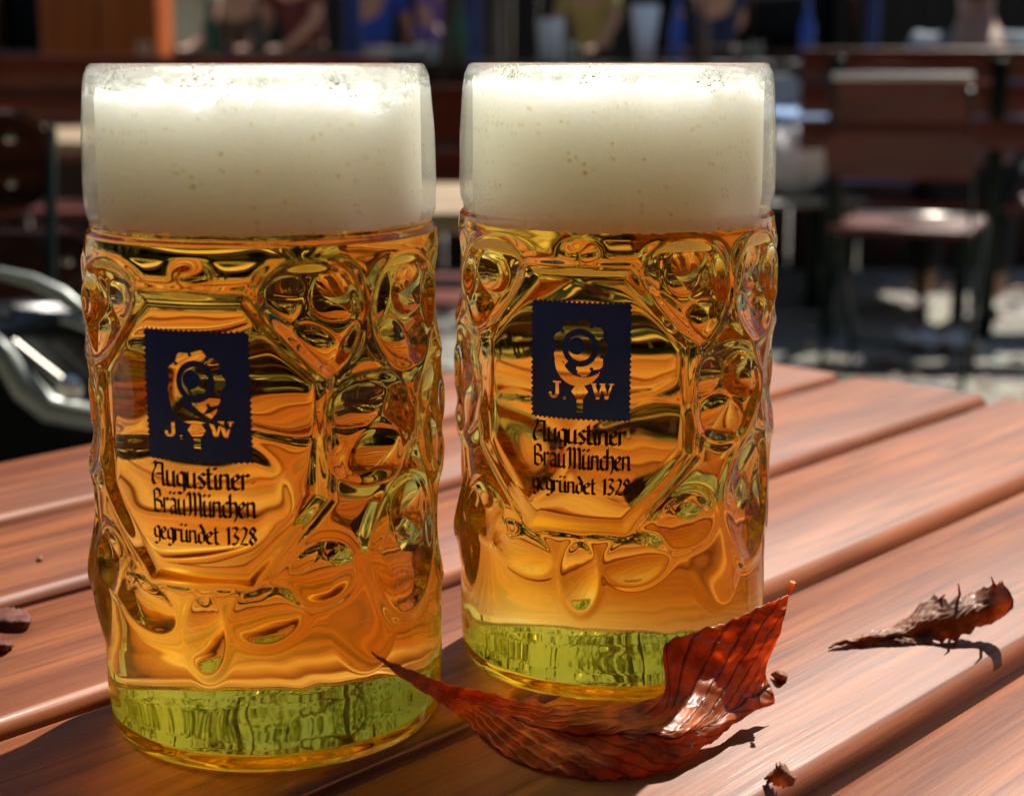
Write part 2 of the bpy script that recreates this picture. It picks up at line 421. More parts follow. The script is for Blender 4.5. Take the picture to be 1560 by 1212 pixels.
def text_inside(x, d): return in_polys(TP, x, d)

M_GLASS = glass_mat('mug_glass', 1.45, 0.0, (.985, .992, .95))
def dress_glass(m):
    n = m.node_tree; L = n.links; g = n.nodes['Glass BSDF']; tc = n.nodes.new('ShaderNodeTexCoord'); sp = n.nodes.new('ShaderNodeSeparateXYZ')
    L.new(tc.outputs['Object'], sp.inputs[0])
    def mr(src, a, b, c=0, d=1):
        r = n.nodes.new('ShaderNodeMapRange'); r.inputs[1].default_value = a; r.inputs[2].default_value = b; r.inputs[3].default_value = c; r.inputs[4].default_value = d; L.new(src, r.inputs[0]); return r.outputs[0]
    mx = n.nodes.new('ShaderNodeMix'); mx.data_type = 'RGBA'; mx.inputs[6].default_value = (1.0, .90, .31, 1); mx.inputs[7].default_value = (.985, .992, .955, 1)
    L.new(mr(sp.outputs[2], .014, .034), mx.inputs[0]); L.new(mx.outputs[2], g.inputs['Color'])     # foot: glow of sunlight through the beer put into the glass colour
    v = n.nodes.new('ShaderNodeTexVoronoi'); v.inputs['Scale'].default_value = 620; v.inputs['Randomness'].default_value = 1; L.new(tc.outputs['Object'], v.inputs[0])
    big = n.nodes.new('ShaderNodeTexNoise'); big.inputs['Scale'].default_value = 55; big.inputs['Detail'].default_value = 3; L.new(tc.outputs['Object'], big.inputs[0])
    def mul(a, b):
        q = n.nodes.new('ShaderNodeMath'); q.operation = 'MULTIPLY'; L.new(a, q.inputs[0]); L.new(b, q.inputs[1]); return q.outputs[0]
    # part of the light goes straight through the thin wall
    tr = n.nodes.new('ShaderNodeBsdfTransparent'); ms = n.nodes.new('ShaderNodeMixShader'); L.new(mx.outputs[2], tr.inputs[0])
    ad_ = n.nodes.new('ShaderNodeMath'); ad_.operation = 'ADD'; L.new(mr(sp.outputs[2], .146, .152, .0, .5), ad_.inputs[0]); L.new(mr(sp.outputs[2], .024, .012, 0, .10), ad_.inputs[1]); L.new(ad_.outputs[0], ms.inputs[0]); L.new(g.outputs[0], ms.inputs[1]); L.new(tr.outputs[0], ms.inputs[2]); L.new(ms.outputs[0], n.nodes['Material Output'].inputs[0])
    h = mul(mul(mr(v.outputs[0], .42, .1), mr(big.outputs[0], .47, .60)), mr(sp.outputs[2], .150, .156))      # condensation on the upper band
    bp = n.nodes.new('ShaderNodeBump'); bp.inputs['Strength'].default_value = .7; bp.inputs['Distance'].default_value = .00045
    L.new(h, bp.inputs['Height']); L.new(bp.outputs[0], g.inputs['Normal'])
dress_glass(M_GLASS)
M_BEER = bpy.data.materials.new('beer'); M_BEER.use_nodes = True
_n = M_BEER.node_tree; _n.nodes.remove(_n.nodes['Principled BSDF'])
_t = _n.nodes.new('ShaderNodeBsdfTransparent'); _n.links.new(_t.outputs[0], _n.nodes['Material Output'].inputs[0])
_v = _n.nodes.new('ShaderNodeVolumeAbsorption'); _v.inputs['Color'].default_value = (.986, .79, .02, 1); _v.inputs['Density'].default_value = 33
_n.links.new(_v.outputs[0], _n.nodes['Material Output'].inputs[1])
def foam_mat():
    m = bpy.data.materials.new('beer_foam'); m.use_nodes = True; n = m.node_tree; L = n.links
    b = n.nodes['Principled BSDF']; b.inputs['Base Color'].default_value = (.95, .91, .78, 1); b.inputs['Roughness'].default_value = .6
    b.inputs['Subsurface Weight'].default_value = 1; b.inputs['Subsurface Radius'].default_value = (1, .95, .75); b.inputs['Subsurface Scale'].default_value = .045
    tc = n.nodes.new('ShaderNodeTexCoord'); v = n.nodes.new('ShaderNodeTexVoronoi'); v.inputs['Scale'].default_value = 900
    L.new(tc.outputs['Object'], v.inputs[0])
    t = n.nodes.new('ShaderNodeTexNoise'); t.inputs['Scale'].default_value = 160; L.new(tc.outputs['Object'], t.inputs[0])
    v2 = n.nodes.new('ShaderNodeTexVoronoi'); v2.inputs['Scale'].default_value = 330; L.new(tc.outputs['Object'], v2.inputs[0])
    def mr(src, a, b, c=0, d=1):
        r = n.nodes.new('ShaderNodeMapRange'); r.inputs[1].default_value = a; r.inputs[2].default_value = b; r.inputs[3].default_value = c; r.inputs[4].default_value = d; L.new(src, r.inputs[0]); return r.outputs[0]
    def op(k, a, b):
        q = n.nodes.new('ShaderNodeMath'); q.operation = k; L.new(a, q.inputs[0]); L.new(b, q.inputs[1]); return q.outputs[0]
    holes = op('MULTIPLY', mr(v2.outputs[0], .32, .14), mr(t.outputs[0], .50, .60))          # larger bubbles in patches
    mx = n.nodes.new('ShaderNodeMix'); mx.data_type = 'RGBA'; mx.inputs[6].default_value = (.975, .95, .83, 1); mx.inputs[7].default_value = (.74, .67, .52, 1)
    L.new(holes, mx.inputs[0]); L.new(mx.outputs[2], b.inputs['Base Color'])
    hh = op('SUBTRACT', op('ADD', mr(v.outputs[0], 0, .6, 0, .5), t.outputs[0]), holes)
    bp = n.nodes.new('ShaderNodeBump'); bp.inputs['Strength'].default_value = .7; bp.inputs['Distance'].default_value = .0006
    L.new(hh, bp.inputs['Height']); L.new(bp.outputs[0], b.inputs['Normal'])
    return m
M_FOAM = foam_mat()
def print_mat(name, col, trans):
    m = bpy.data.materials.new(name); m.use_nodes = True; n = m.node_tree; L = n.links; b = n.nodes['Principled BSDF']
    b.inputs['Base Color'].default_value = (*col, 1); b.inputs['Roughness'].default_value = .25
    tl = n.nodes.new('ShaderNodeBsdfTranslucent'); tl.inputs[0].default_value = (*[min(1, c*2.2) for c in col], 1)
    mx = n.nodes.new('ShaderNodeMixShader'); mx.inputs[0].default_value = trans
    L.new(b.outputs[0], mx.inputs[1]); L.new(tl.outputs[0], mx.inputs[2]); L.new(mx.outputs[0], n.nodes['Material Output'].inputs[0]); return m
M_BLUE = print_mat('blue_print', (.012, .062, .62), .2)
M_INK = print_mat('black_print', (.012, .01, .008), .05)

def make_mug(loc, rz, label):
    root = empty('beer_mug', loc, rz, label=label, cat='beer mug', group='full glass beer mugs on the table')
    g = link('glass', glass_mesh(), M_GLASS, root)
    h = MB()
    pts = []
    for q in np.linspace(0, 1, 40):
        a = q*PI
        pts.append((0, .047+.043*math.sin(a)**.75, MUG_H-.055-.090*q-.004*math.sin(2*a)))
    h.tube(pts, [.0095+.002*abs(math.cos(q*PI)) for q in np.linspace(0, 1, 40)], 20)
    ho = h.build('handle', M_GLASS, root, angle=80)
    ho.rotation_euler = (0, 0, R(-4))
    bme = beer_mesh(); bo = link('beer', bme, M_BEER, root)
    fo = link('foam', foam_mesh(0), M_FOAM, root)
    st = link('stamp_print', raster(stamp_inside, -SX-.0002, SX+.0002, ST-.0002, SB+.0002, .00014, 'stamp_print', .00006), M_BLUE, root)
    tx = link('lettering', raster(text_inside, -.0165, .0172, .1030, .1300, .00010, 'lettering', .00006), M_INK, root)
    return root
MUG_L = at_z(424, 1077, TABLE); MUG_R = at_z(930, 987, TABLE)
mug1 = make_mug((MUG_L.x, MUG_L.y, TABLE+.0006), 0, 'left beer mug, the nearer of the two, with its blue print clearly readable')
mug1.rotation_euler.z = math.atan2(MUG_L.x, MUG_L.y)*-1 + R(-23); mug1.scale = (.962, .962, 1)
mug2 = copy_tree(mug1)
mug2.location = (MUG_R.x, MUG_R.y, TABLE+.0006)
mug2.rotation_euler.z = math.atan2(MUG_R.x, MUG_R.y)*-1 + R(-12)
mug2['label'] = 'right beer mug, set farther back, with the curled brown leaf in front of its foot'
for c in mug2.children:
    if c.name.startswith('foam'): c.data = foam_mesh(1, .0475); c.data.materials.append(M_FOAM); c.data.polygons.foreach_set('use_smooth', [True]*len(c.data.polygons))

# ---------------------------------------------------------------- the table
WOOD = wood_table()
UA = R(42)
ud = Vector((math.sin(UA), math.cos(UA), 0)); vd = Vector((-math.cos(UA), math.sin(UA), 0))
U_END = .890; U_START = -.62
table = empty('garden_table', ud*.15+vd*.2, 0, label='reddish brown slatted garden table carrying the two beer mugs', cat='table')
def slat_mesh(wd, ln, th_, rc):
    seg = 6; prof = []
    for (cx, cz, a0) in ((wd/2-rc, -rc, 0), (-wd/2+rc, -rc, 90)):
        for k in range(seg+1):
            a = R(a0+90*k/seg); prof.append((cx+rc*math.cos(a), cz+rc*math.sin(a)))
    prof += [(-wd/2, -th_), (wd/2, -th_)]
    bm = bmesh.new(); A = [bm.verts.new((-ln/2, y, z)) for y, z in prof]; B = [bm.verts.new((ln/2, y, z)) for y, z in prof]
    n = len(prof)
    for k in range(n): bm.faces.new((A[k], A[(k+1) % n], B[(k+1) % n], B[k]))
    bm.faces.new(A); bm.faces.new(B[::-1])
    bmesh.ops.bevel(bm, geom=[e for e in bm.edges if abs(e.verts[0].co.x-e.verts[1].co.x) < 1e-6 and abs(e.verts[0].co.x-ln/2) < 1e-6], offset=.003, segments=3, affect='EDGES')
    bmesh.ops.recalc_face_normals(bm, faces=bm.faces[:])
    me = bpy.data.meshes.new('slat'); bm.to_mesh(me); bm.free(); return me
base_v = .713
for k in range(9):
    vc = base_v-.0455-.1*k-(0.0)
    me = slat_mesh(.0905, U_END-U_START+random.uniform(-.003, .003), .021, .0045)
    o = link('slat', me, WOOD, table)
    # slide the mesh inside its own frame so that the wood grain differs from slat to slat
    for v in me.vertices: v.co.x += k*3.1
    c = ud*((U_END+U_START)/2)+vd*vc
    rot = Matrix.Rotation(math.atan2(ud.y, ud.x), 4, 'Z')
    o.matrix_basis = Matrix.Translation(Vector((c.x, c.y, TABLE-random.uniform(0, .0004)))-table.location) @ rot @ Matrix.Translation((-k*3.1, 0, 0))
def place_local(o, rootobj):      # meshes written in world coordinates -> child of root
    o.matrix_parent_inverse = Matrix.Translation(-rootobj.location)
M_DARKMETAL = mat('dark_green_metal', (.012, .02, .016), .35, .6, bump=(80, .1, .001))
M_DARKWOOD = mat('under_wood', (.12, .045, .02), .5, bump=(40, .3, .001, (1, 1, 1)))
for uu in (-.45, .72):
    b = MB(); a = ud*uu+vd*.70; c = ud*uu+vd*-.13
    b.beam((a.x, a.y, TABLE-.036), (c.x, c.y, TABLE-.036), .05, .028, .003, side=ud)
    place_local(b.build('cross_beam', M_DARKWOOD, table), table)
    for vv in (.62, -.06):
        b = MB(); p = ud*(uu-.02)+vd*vv
        b.beam((p.x, p.y, 0.0), (p.x, p.y, TABLE-.05), .04, .03, .004, side=ud)
        place_local(b.build('leg', M_DARKMETAL, table), table)

# ---------------------------------------------------------------- leaves on the table
def leaf_mat(name, dark, light, trans, rough=.35, coat=.5):
    m = bpy.data.materials.new(name); m.use_nodes = True; n = m.node_tree; L = n.links; b = n.nodes['Principled BSDF']
    at = n.nodes.new('ShaderNodeAttribute'); at.attribute_name = 'vein'
    tc = n.nodes.new('ShaderNodeTexCoord'); t = n.nodes.new('ShaderNodeTexNoise'); t.inputs['Scale'].default_value = 120; t.inputs['Detail'].default_value = 6
    L.new(tc.outputs['Object'], t.inputs[0])
    cr = n.nodes.new('ShaderNodeValToRGB'); e = cr.color_ramp.elements; e[0].position = .35; e[0].color = (*dark, 1); e[1].position = .7; e[1].color = (*light, 1)
    L.new(t.outputs[0], cr.inputs[0])
    mx = n.nodes.new('ShaderNodeMix'); mx.data_type = 'RGBA'; mx.inputs[7].default_value = (.03, .008, .004, 1)
    L.new(at.outputs['Fac'], mx.inputs[0]); L.new(cr.outputs[0], mx.inputs[6]); L.new(mx.outputs[2], b.inputs['Base Color'])
    b.inputs['Roughness'].default_value = rough; b.inputs['Coat Weight'].default_value = coat; b.inputs['Coat Roughness'].default_value = .18
    bp = n.nodes.new('ShaderNodeBump'); bp.inputs['Strength'].default_value = .6; bp.inputs['Distance'].default_value = .0006
    ad = n.nodes.new('ShaderNodeMath'); ad.operation = 'SUBTRACT'; L.new(t.outputs[0], ad.inputs[0]); L.new(at.outputs['Fac'], ad.inputs[1])
    L.new(ad.outputs[0], bp.inputs['Height']); L.new(bp.outputs[0], b.inputs['Normal'])
    tl = n.nodes.new('ShaderNodeBsdfTranslucent'); ml = n.nodes.new('ShaderNodeMix'); ml.data_type = 'RGBA'; ml.blend_type = 'MULTIPLY'; ml.inputs[0].default_value = 1
    L.new(mx.outputs[2], ml.inputs[6]); ml.inputs[7].default_value = (2.3, 1.6, .9, 1); L.new(ml.outputs[2], tl.inputs[0])
    ms = n.nodes.new('ShaderNodeMixShader'); ms.inputs[0].default_value = trans
    L.new(b.outputs[0], ms.inputs[1]); L.new(tl.outputs[0], ms.inputs[2]); L.new(ms.outputs[0], n.nodes['Material Output'].inputs[0]); return m
def catmull(P, n):
    """P (k, ..) control rows -> n rows"""
    k = P.shape[0]; E = np.concatenate([[2*P[0]-P[1]], P, [2*P[-1]-P[-2]]]); out = []
    for t in np.linspace(0, k-1-1e-9, n):
        i = int(t); f = t-i; a, b, c, d = E[i], E[i+1], E[i+2], E[i+3]
        out.append(.5*((2*b)+(-a+c)*f+(2*a-5*b+4*c-d)*f*f+(-a+3*b-3*c+d)*f**3))
    return np.array(out)
def leaf_from_grid(G, nu, nv, name, m, parent, serr=(.0008, 34), crump=.0005, thick=.00025, vein=True):
    G = np.array(G, float)
    V = catmull(G, nu); V = np.swapaxes(catmull(np.swapaxes(V, 0, 1), nv), 0, 1)
    u = np.linspace(0, 1, nu)[:, None]; v = np.linspace(0, 1, nv)[None, :]
    # serrated edges
    saw = (u*serr[1]) % 1.0
    pull = serr[0]*saw*np.sin(PI*u)**.5
    dv = np.zeros_like(V); dv[:, 1:-1] = V[:, 2:]-V[:, :-2]; dv[:, 0] = V[:, 1]-V[:, 0]; dv[:, -1] = V[:, -1]-V[:, -2]
    ln = np.linalg.norm(dv, axis=-1, keepdims=True)+1e-9; dv = dv/ln
    V = V + dv*(pull*np.clip((v-.93)/.07, 0, 1) - pull*np.clip((.07-v)/.07, 0, 1))[..., None]
    V[..., 2] += crump*fbm(V[..., 0]*100, V[..., 1]*100+V[..., 2]*120, .5, 2.2, 3)
    V[..., 1] += crump*fbm(V[..., 0]*100+4, V[..., 2]*140, 2.5, 1.9, 3)
    mid = np.exp(-((v-.5)/.012)**2)+0*u
    sl_ = np.abs(v-.5)*.55; ph = ((u-sl_)*15) % 1.0; side = np.exp(-((ph-.5)/.05)**2)*(np.abs(v-.5) > .01)*.8
    ve = np.clip(mid+side*(u > .03), 0, 1) if vein else np.zeros((nu, nv))
    V[..., 2] += .0004*(1-ve)*np.cos((ph-.5)*2*PI)*.5
    me = grid_mesh(name, V)
    at = me.attributes.new('vein', 'FLOAT', 'POINT'); at.data.foreach_set('value', ve.ravel().tolist())
    o = link(name, me, m, parent)
    md = o.modifiers.new('solid', 'SOLIDIFY'); md.thickness = thick; md.offset = 0
    return o
M_LEAF = leaf_mat('curled_leaf', (.36, .105, .024), (.68, .29, .08), .5, .42, .3)
GP = [
 [(566, 997, .0375)]*6,
 [(628, 1042, .0205), (630, 1040, .021), (632, 1037, .0215), (634, 1034, .022), (636, 1031, .0225), (638, 1028, .023)],
 [(672, 1068, .008), (675, 1063, .009), (678, 1057, .010), (682, 1052, .011), (685, 1047, .012), (688, 1043, .013)],
 [(712, 1098, .001), (716, 1089, .002), (722, 1078, .003), (727, 1068, .004), (731, 1060, .005), (736, 1055, .006)],
 [(768, 1144, .001), (785, 1130, .003), (798, 1112, .005), (812, 1095, .007), (824, 1082, .009), (835, 1072, .010)],
 [(845, 1174, .001), (868, 1153, .004), (885, 1130, .006), (897, 1108, .010), (910, 1090, .011), (930, 1074, .011)],
 [(930, 1182, .001), (948, 1158, .005), (960, 1132, .009), (972, 1106, .012), (1000, 1092, .010), (1010, 1055, .014)],
 [(1003, 1176, .001), (1020, 1158, .004), (1032, 1130, .008), (1042, 1108, .011), (1044, 1050, .015), (1014, 985, .026)],
 [(1055, 1148, .002), (1072, 1133, .004), (1088, 1110, .007), (1098, 1078, .010), (1104, 1012, .020), (1085, 955, .030)],
 [(1105, 1112, .003), (1122, 1100, .005), (1138, 1080, .007), (1146, 1042, .012), (1152, 985, .023), (1150, 930, .033)],
 [(1135, 1085, .004), (1160, 1076, .005), (1180, 1066, .006), (1166, 1020, .014), (1188, 965, .025), (1202, 903, .036)]]
leaf = empty('curled_leaf', (at_z(950, 1165, TABLE).x, .46, TABLE), 0, label='large curled glossy brown leaf leaning against the foot of the right mug', cat='leaf')
G3 = [[tuple(at_z(p[0], p[1], TABLE+p[2])) for p in row] for row in GP]

lb = leaf_from_grid(G3, 200, 110, 'blade', M_LEAF, leaf)
lb.matrix_parent_inverse = Matrix.Translation(-leaf.location)
stm = MB(); p0 = at_y(692, 1046, .495)
stm.tube([at_z(1200, 905, TABLE+.036), at_z(1205, 895, TABLE+.038), at_z(1208, 886, TABLE+.040)], [.0005, .0006, .0009], 8)
so = stm.build('stalk', M_LEAF, leaf); so.matrix_parent_inverse = Matrix.Translation(-leaf.location)

# shrivelled leaf on the right
M_DRY = leaf_mat('dry_leaf', (.17, .06, .024), (.48, .23, .12), .3, .6, .06)
def dry_leaf(rows, name, label, crump=.0012, n=(60, 30), group=None, m=None):
    c = at_z(rows[len(rows)//2][0][0], rows[len(rows)//2][0][1], TABLE)
    root = tag(leaf_from_grid([[tuple(Vector(at_z(p[0], p[1], TABLE+p[2]))-Vector((c.x, c.y, TABLE))) for p in r] for r in rows], n[0], n[1], name, m or M_DRY, None, (.0022, 13), crump, .0003, False), label, 'leaf', group)
    root.location = (c.x, c.y, TABLE)
    return root
dl = dry_leaf([[(1262, 986, .0006), (1264, 985, .0010), (1266, 984, .0010), (1268, 983, .0008)],
          [(1312, 979, .001), (1316, 974, .002), (1320, 969, .003), (1324, 963, .002)],
          [(1370, 978, .001), (1374, 970, .002), (1376, 962, .004), (1372, 948, .005)],
          [(1412, 975, .001), (1420, 962, .003), (1424, 938, .008), (1420, 913, .011)],
          [(1450, 968, .002), (1458, 955, .005), (1460, 938, .009), (1452, 918, .012)],
          [(1490, 955, .004), (1500, 938, .008), (1500, 922, .012), (1488, 900, .014)],
          [(1522, 940, .008), (1532, 925, .013), (1534, 908, .017), (1520, 890, .019)],
          [(1542, 925, .013), (1543, 915, .015), (1540, 905, .018), (1528, 884, .021)]],
         'dead_leaf', 'shrivelled brown dead leaf lying alone on the slat at the right', .0006, (130, 50))
q = MB()
for a_, b_, c_ in (((1455, 930, .008), (1462, 905, .016), (1460, 888, .020)), ((1510, 905, .015), (1515, 892, .020), (1510, 878, .024)), ((1420, 925, .009), (1432, 912, .012), (1440, 905, .014))):
    q.tube([at_z(x, y, TABLE+h)-dl.location for x, y, h in (a_, b_, c_)], [.0006, .0005, .0002], 6)
q.build('leaf_vein', M_DRY, dl)
dry_leaf([[(1175, 1026, .001), (1180, 1024, .002), (1184, 1020, .001)], [(1185, 1034, .0008), (1190, 1028, .003), (1192, 1022, .001)], [(1198, 1034, .0006), (1199, 1031, .001), (1200, 1028, .0006)]],
         'leaf_crumb', 'small brown leaf crumb just right of the large curled leaf', .0004, (16, 12))
dry_leaf([[(1164, 1188, .001), (1168, 1184, .002), (1172, 1178, .001)], [(1185, 1192, .001), (1190, 1180, .005), (1188, 1168, .007)], [(1208, 1192, .001), (1212, 1186, .002), (1214, 1182, .001)]],
         'leaf_crumb', 'crumb of dead leaf with a pale tip near the bottom right, beside a slat edge', .0007, (20, 14))
M_RED = leaf_mat('red_scrap', (.08, .012, .005), (.20, .04, .015), .1, .7, 0)
dry_leaf([[(-25, 950, .001), (-25, 940, .002), (-22, 930, .001)], [(10, 958, .001), (12, 944, .003), (12, 928, .002)], [(36, 956, .001), (44, 944, .003), (38, 930, .002)], [(46, 950, .001), (48, 944, .001), (46, 938, .001)]],
         'leaf_scrap', 'dark red leaf scrap at the left edge of the table, the farther of two', .0006, (24, 14), m=M_RED)
dry_leaf([[(-25, 990, .001), (-25, 982, .002), (-22, 974, .001)], [(5, 990, .001), (8, 982, .003), (6, 976, .001)], [(20, 984, .001), (22, 981, .001), (20, 978, .001)]],
         'leaf_scrap', 'dark red leaf scrap at the left edge of the table, the nearer of two', .0005, (20, 12), m=M_RED)
dry_leaf([[(56, 852, .0005), (57, 850, .001), (58, 848, .0006)], [(61, 853, .0006), (62, 850, .0014), (62, 847, .0006)], [(65, 852, .0005), (66, 850, .0008), (65, 848, .0005)]],
         'crumb', 'tiny dark crumb on the slat left of the left mug', .0001, (8, 8))

#BACKGROUND-BEGIN
M_THIN = glass_mat('tumbler_glass', 1.45, .02, (.95, 1, .98))
# ---------------------------------------------------------------- garden behind
C_STEEL = mat('dark_frame_steel', (.014, .024, .018), .3, .7, bump=(60, .1, .001))
C_BROWN = mat('dark_brown_slat', (.10, .022, .009), .3, coat=.3, vary=(30, (.02, .006, .003), .4, .6, (.1, 1, 1)))
C_RED = mat('red_brown_slat', (.17, .022, .007), .38, coat=.15, vary=(30, (.10, .014, .005), .4, .6, (.1, 1, 1)))
C_PALE = mat('pale_table_wood', (.42, .30, .17), .45, vary=(25, (.34, .23, .13), .4, .6, (1, .1, 1)))
C_RIVET = mat('rivet_metal', (.8, .78, .72), .25, 1)
C_RAIL = mat('glint_metal', (.85, .78, .72), .32, 1)  # pale polished metal for the added highlight bars
C_ZIP = mat('zip_metal', (.3, .29, .26), .45, 1)
C_GREYM = mat('pale_grey_metal', (.36, .37, .33), .4, .5, bump=(50, .1, .001))
C_BLACKL = mat('black_leather', (.008, .008, .009), .28, coat=.3, bump=(220, .4, .0006))
C_STRAP = mat('pale_strap', (.30, .32, .29), .35, .2)
C_CLOTHB = mat('light_blue_cloth', (.25, .42, .75), .7, bump=(60, .3, .002))
C_CLOTHD = mat('dark_blue_cloth', (.01, .03, .14), .7, bump=(60, .3, .002))
C_WHITE = mat('white_ceramic', (.8, .8, .78), .25, coat=.3)
C_PAPER = mat('white_paper', (.82, .81, .78), .8, bump=(90, .5, .002))
C_DKWALL = mat('dark_boards', (.022, .014, .010), .7, vary=(6, (.012, .009, .008), .4, .6, (1, 1, .1)), bump=(30, .4, .003, (1, 1, .1)))
C_ROOF = mat('roof_tiles', (.16, .05, .03), .7, bump=(30, .5, .01))
C_COUNTER = mat('counter_wood', (.04, .010, .005), .4, vary=(20, (.04, .012, .008), .4, .6, (1, 1, .1)))
C_BLUE = mat('blue_paint', (.015, .06, .28), .4, vary=(12, (.01, .04, .2), .4, .6))
C_SKIN = mat('skin', (.55, .30, .20), .5, vary=(8, (.48, .25, .17), .4, .6))
C_HAIR = mat('hair', (.05, .03, .02), .5, bump=(200, .5, .001, (1, 1, .1)))
C_BARK = mat('bark', (.055, .042, .032), .9, bump=(25, .9, .02, (1, 1, .25)), vary=(12, (.03, .024, .02), .4, .6))
def leafy():
    m = mat('foliage', (.05, .10, .02), .5, vary=(1.5, (.09, .13, .025), .4, .6)); n = m.node_tree; L = n.links
    b = n.nodes['Principled BSDF']; t = n.nodes.new('ShaderNodeBsdfTranslucent'); t.inputs[0].default_value = (.10, .16, .02, 1)
    x = n.nodes.new('ShaderNodeMixShader'); x.inputs[0].default_value = .35
    L.new(b.outputs[0], x.inputs[1]); L.new(t.outputs[0], x.inputs[2]); L.new(x.outputs[0], n.nodes['Material Output'].inputs[0]); return m
C_LEAF = leafy()

# ground
def ground_mat():
    m = mat('gravel_paving', (.30, .27, .23), .85); n = m.node_tree; L = n.links; b = n.nodes['Principled BSDF']
    tc = n.nodes.new('ShaderNodeTexCoord'); v = n.nodes.new('ShaderNodeTexVoronoi'); v.inputs['Scale'].default_value = 30
    a = n.nodes.new('ShaderNodeTexNoise'); a.inputs['Scale'].default_value = 1.5; a.inputs['Detail'].default_value = 6
    L.new(tc.outputs['Object'], v.inputs[0]); L.new(tc.outputs['Object'], a.inputs[0])
    cr = n.nodes.new('ShaderNodeValToRGB'); e = cr.color_ramp.elements; e[0].position = .35; e[0].color = (.30, .27, .23, 1); e[1].position = .65; e[1].color = (.62, .57, .50, 1)
    L.new(a.outputs[0], cr.inputs[0]); mx = n.nodes.new('ShaderNodeMix'); mx.data_type = 'RGBA'; mx.blend_type = 'MULTIPLY'; mx.inputs[0].default_value = .35
    L.new(cr.outputs[0], mx.inputs[6]); L.new(v.outputs['Color'], mx.inputs[7]); L.new(mx.outputs[2], b.inputs['Base Color'])
    bp = n.nodes.new('ShaderNodeBump'); bp.inputs['Distance'].default_value = .02; L.new(v.outputs[0], bp.inputs['Height']); L.new(bp.outputs[0], b.inputs['Normal']); return m
b = MB(); b.box((0, 30, -.05), (160, 160, .1)); tag(b.build('ground', ground_mat()), kind='structure')
# fallen leaves on the ground: nobody could count them
V = []; F = []
for k in range(2600):
    x = random.uniform(-5, 6); y = random.uniform(1.2, 9.5); a = random.uniform(0, 6.28); s = random.uniform(.025, .06); z = random.uniform(.004, .02)
    i = len(V)
    for (p, q, r) in ((-1, 0, 0), (0, -.45, .3), (1, 0, .1), (0, .45, .25)):
        V.append((x+s*(p*math.cos(a)-q*math.sin(a)), y+s*(p*math.sin(a)+q*math.cos(a)), z+r*s))
    F.append((i, i+1, i+2, i+3))
me = bpy.data.meshes.new('fallen_leaves'); me.from_pydata(V, [], F)
tag(link('fallen_leaves', me, mat('fallen_leaf', (.30, .09, .03), .6, vary=(3, (.12, .05, .02), .4, .6)), smooth=False), label='brown fallen leaves scattered over the gravel ground', cat='fallen leaves', kind='stuff')

# chairs
def chair(loc, rz, m, label, fm=None, wu=.40, wl=.42, rivets=False, lean=.0, group='folding garden chairs', rail=False):
    fm = fm or C_STEEL
    r = empty('garden_chair', loc, rz, label=label, cat='chair', group=group)
    def slat(z0, z1, wd):
        y0 = -.20-(z0-.45)*.16; y1 = -.20-(z1-.45)*.16
        bm = bmesh.new(); rc = min(.046, (z1-z0)*.42); pr = []
        for cx, cz, a0 in ((wd/2-rc, z1-rc, 0), (-wd/2+rc, z1-rc, 90), (-wd/2+rc, z0+rc, 180), (wd/2-rc, z0+rc, 270)):
            for k in range(7):
                a = R(a0+15*k); pr.append((cx+rc*math.cos(a), cz+rc*math.sin(a)))
        def yy(z, x): return y0+(y1-y0)*(z-z0)/(z1-z0)-.02*(1-(2*x/wd)**2)
        A = []; B = []
        ns = 1
        for x, z in pr:
            A.append(bm.verts.new((x, yy(z, x)+.008, z))); B.append(bm.verts.new((x, yy(z, x)-.008, z)))
        for k in range(len(pr)):
            j = (k+1) % len(pr); bm.faces.new((A[k], B[k], B[j], A[j]))
        bm.faces.new(A); bm.faces.new(B[::-1])
        bmesh.ops.bevel(bm, geom=[e for e in bm.edges if (e.verts[0] in A) == (e.verts[1] in A)], offset=.0065, segments=4, affect='EDGES')
        q = MB(); me = bpy.data.meshes.new('t'); bm.to_mesh(me); bm.free(); q.bm.from_mesh(me)
        o = q.build('back_slat', m, r)
        for sx in (-1, 1):
            for zz in ((z0+(z1-z0)*.28, z0+(z1-z0)*.72) if rivets else ()):
                v = MB(); v.lathe([(0, .0075), (.003, .0073), (.006, .006), (.0075, .003), (.0075, -.002)], (0, 0, .008), 16); v.lathe([(.0075, .002), (.0075, -.003), (.006, -.006), (.003, -.0073), (0, -.0075)], (0, 0, -.008), 16)
                ro = v.build('rivet', C_RIVET, o); x = sx*(wd/2-.045)
                ro.location = (x, yy(zz, x), zz); ro.rotation_euler = (-PI/2, 0, 0)
    slat(.755, .875, wu); slat(.60, .735, wl)
    if rail:  # bars added on slat top and seat edge to give bright sun highlights
        q = MB(); q.tube([(x_, -.267-.02*(1-(2*x_/wu)**2), .884) for x_ in np.linspace(-wu/2+.01, wu/2-.01, 9)], .0095, 10); q.build('top_glint_rail', C_RAIL, r)
        q = MB(); q.tube([(-.195, .19, .462), (.195, .19, .462)], .009, 10); q.build('seat_glint_rail', C_RAIL, r)
    for sx in (-1, 1):
        x = sx*.185
        q = MB(); q.beam((x, .20, 0), (x, -.285, .85), .012, .028, .003); q.build('back_post', fm, r)
        x2 = sx*.205
        q = MB(); q.beam((x2, -.26, 0), (x2, .17, .44), .012, .028, .003); q.build('rear_leg', fm, r)
    q = MB(); q.tube([(-.185, .165, .065), (.185, .165, .065)], .008); q.build('crossbar', fm, r)
    q = MB(); q.tube([(-.205, -.20, .06), (.205, -.20, .06)], .008); q.build('crossbar', fm, r)
    q = MB()
    for k in range(5): q.box((0, -.17+.09*k, .452), (.40, .078, .018), None, .004)
    q.build('seat', m, r)
    return r
P = lambda px, py, z=0: at_z(px, py, z)
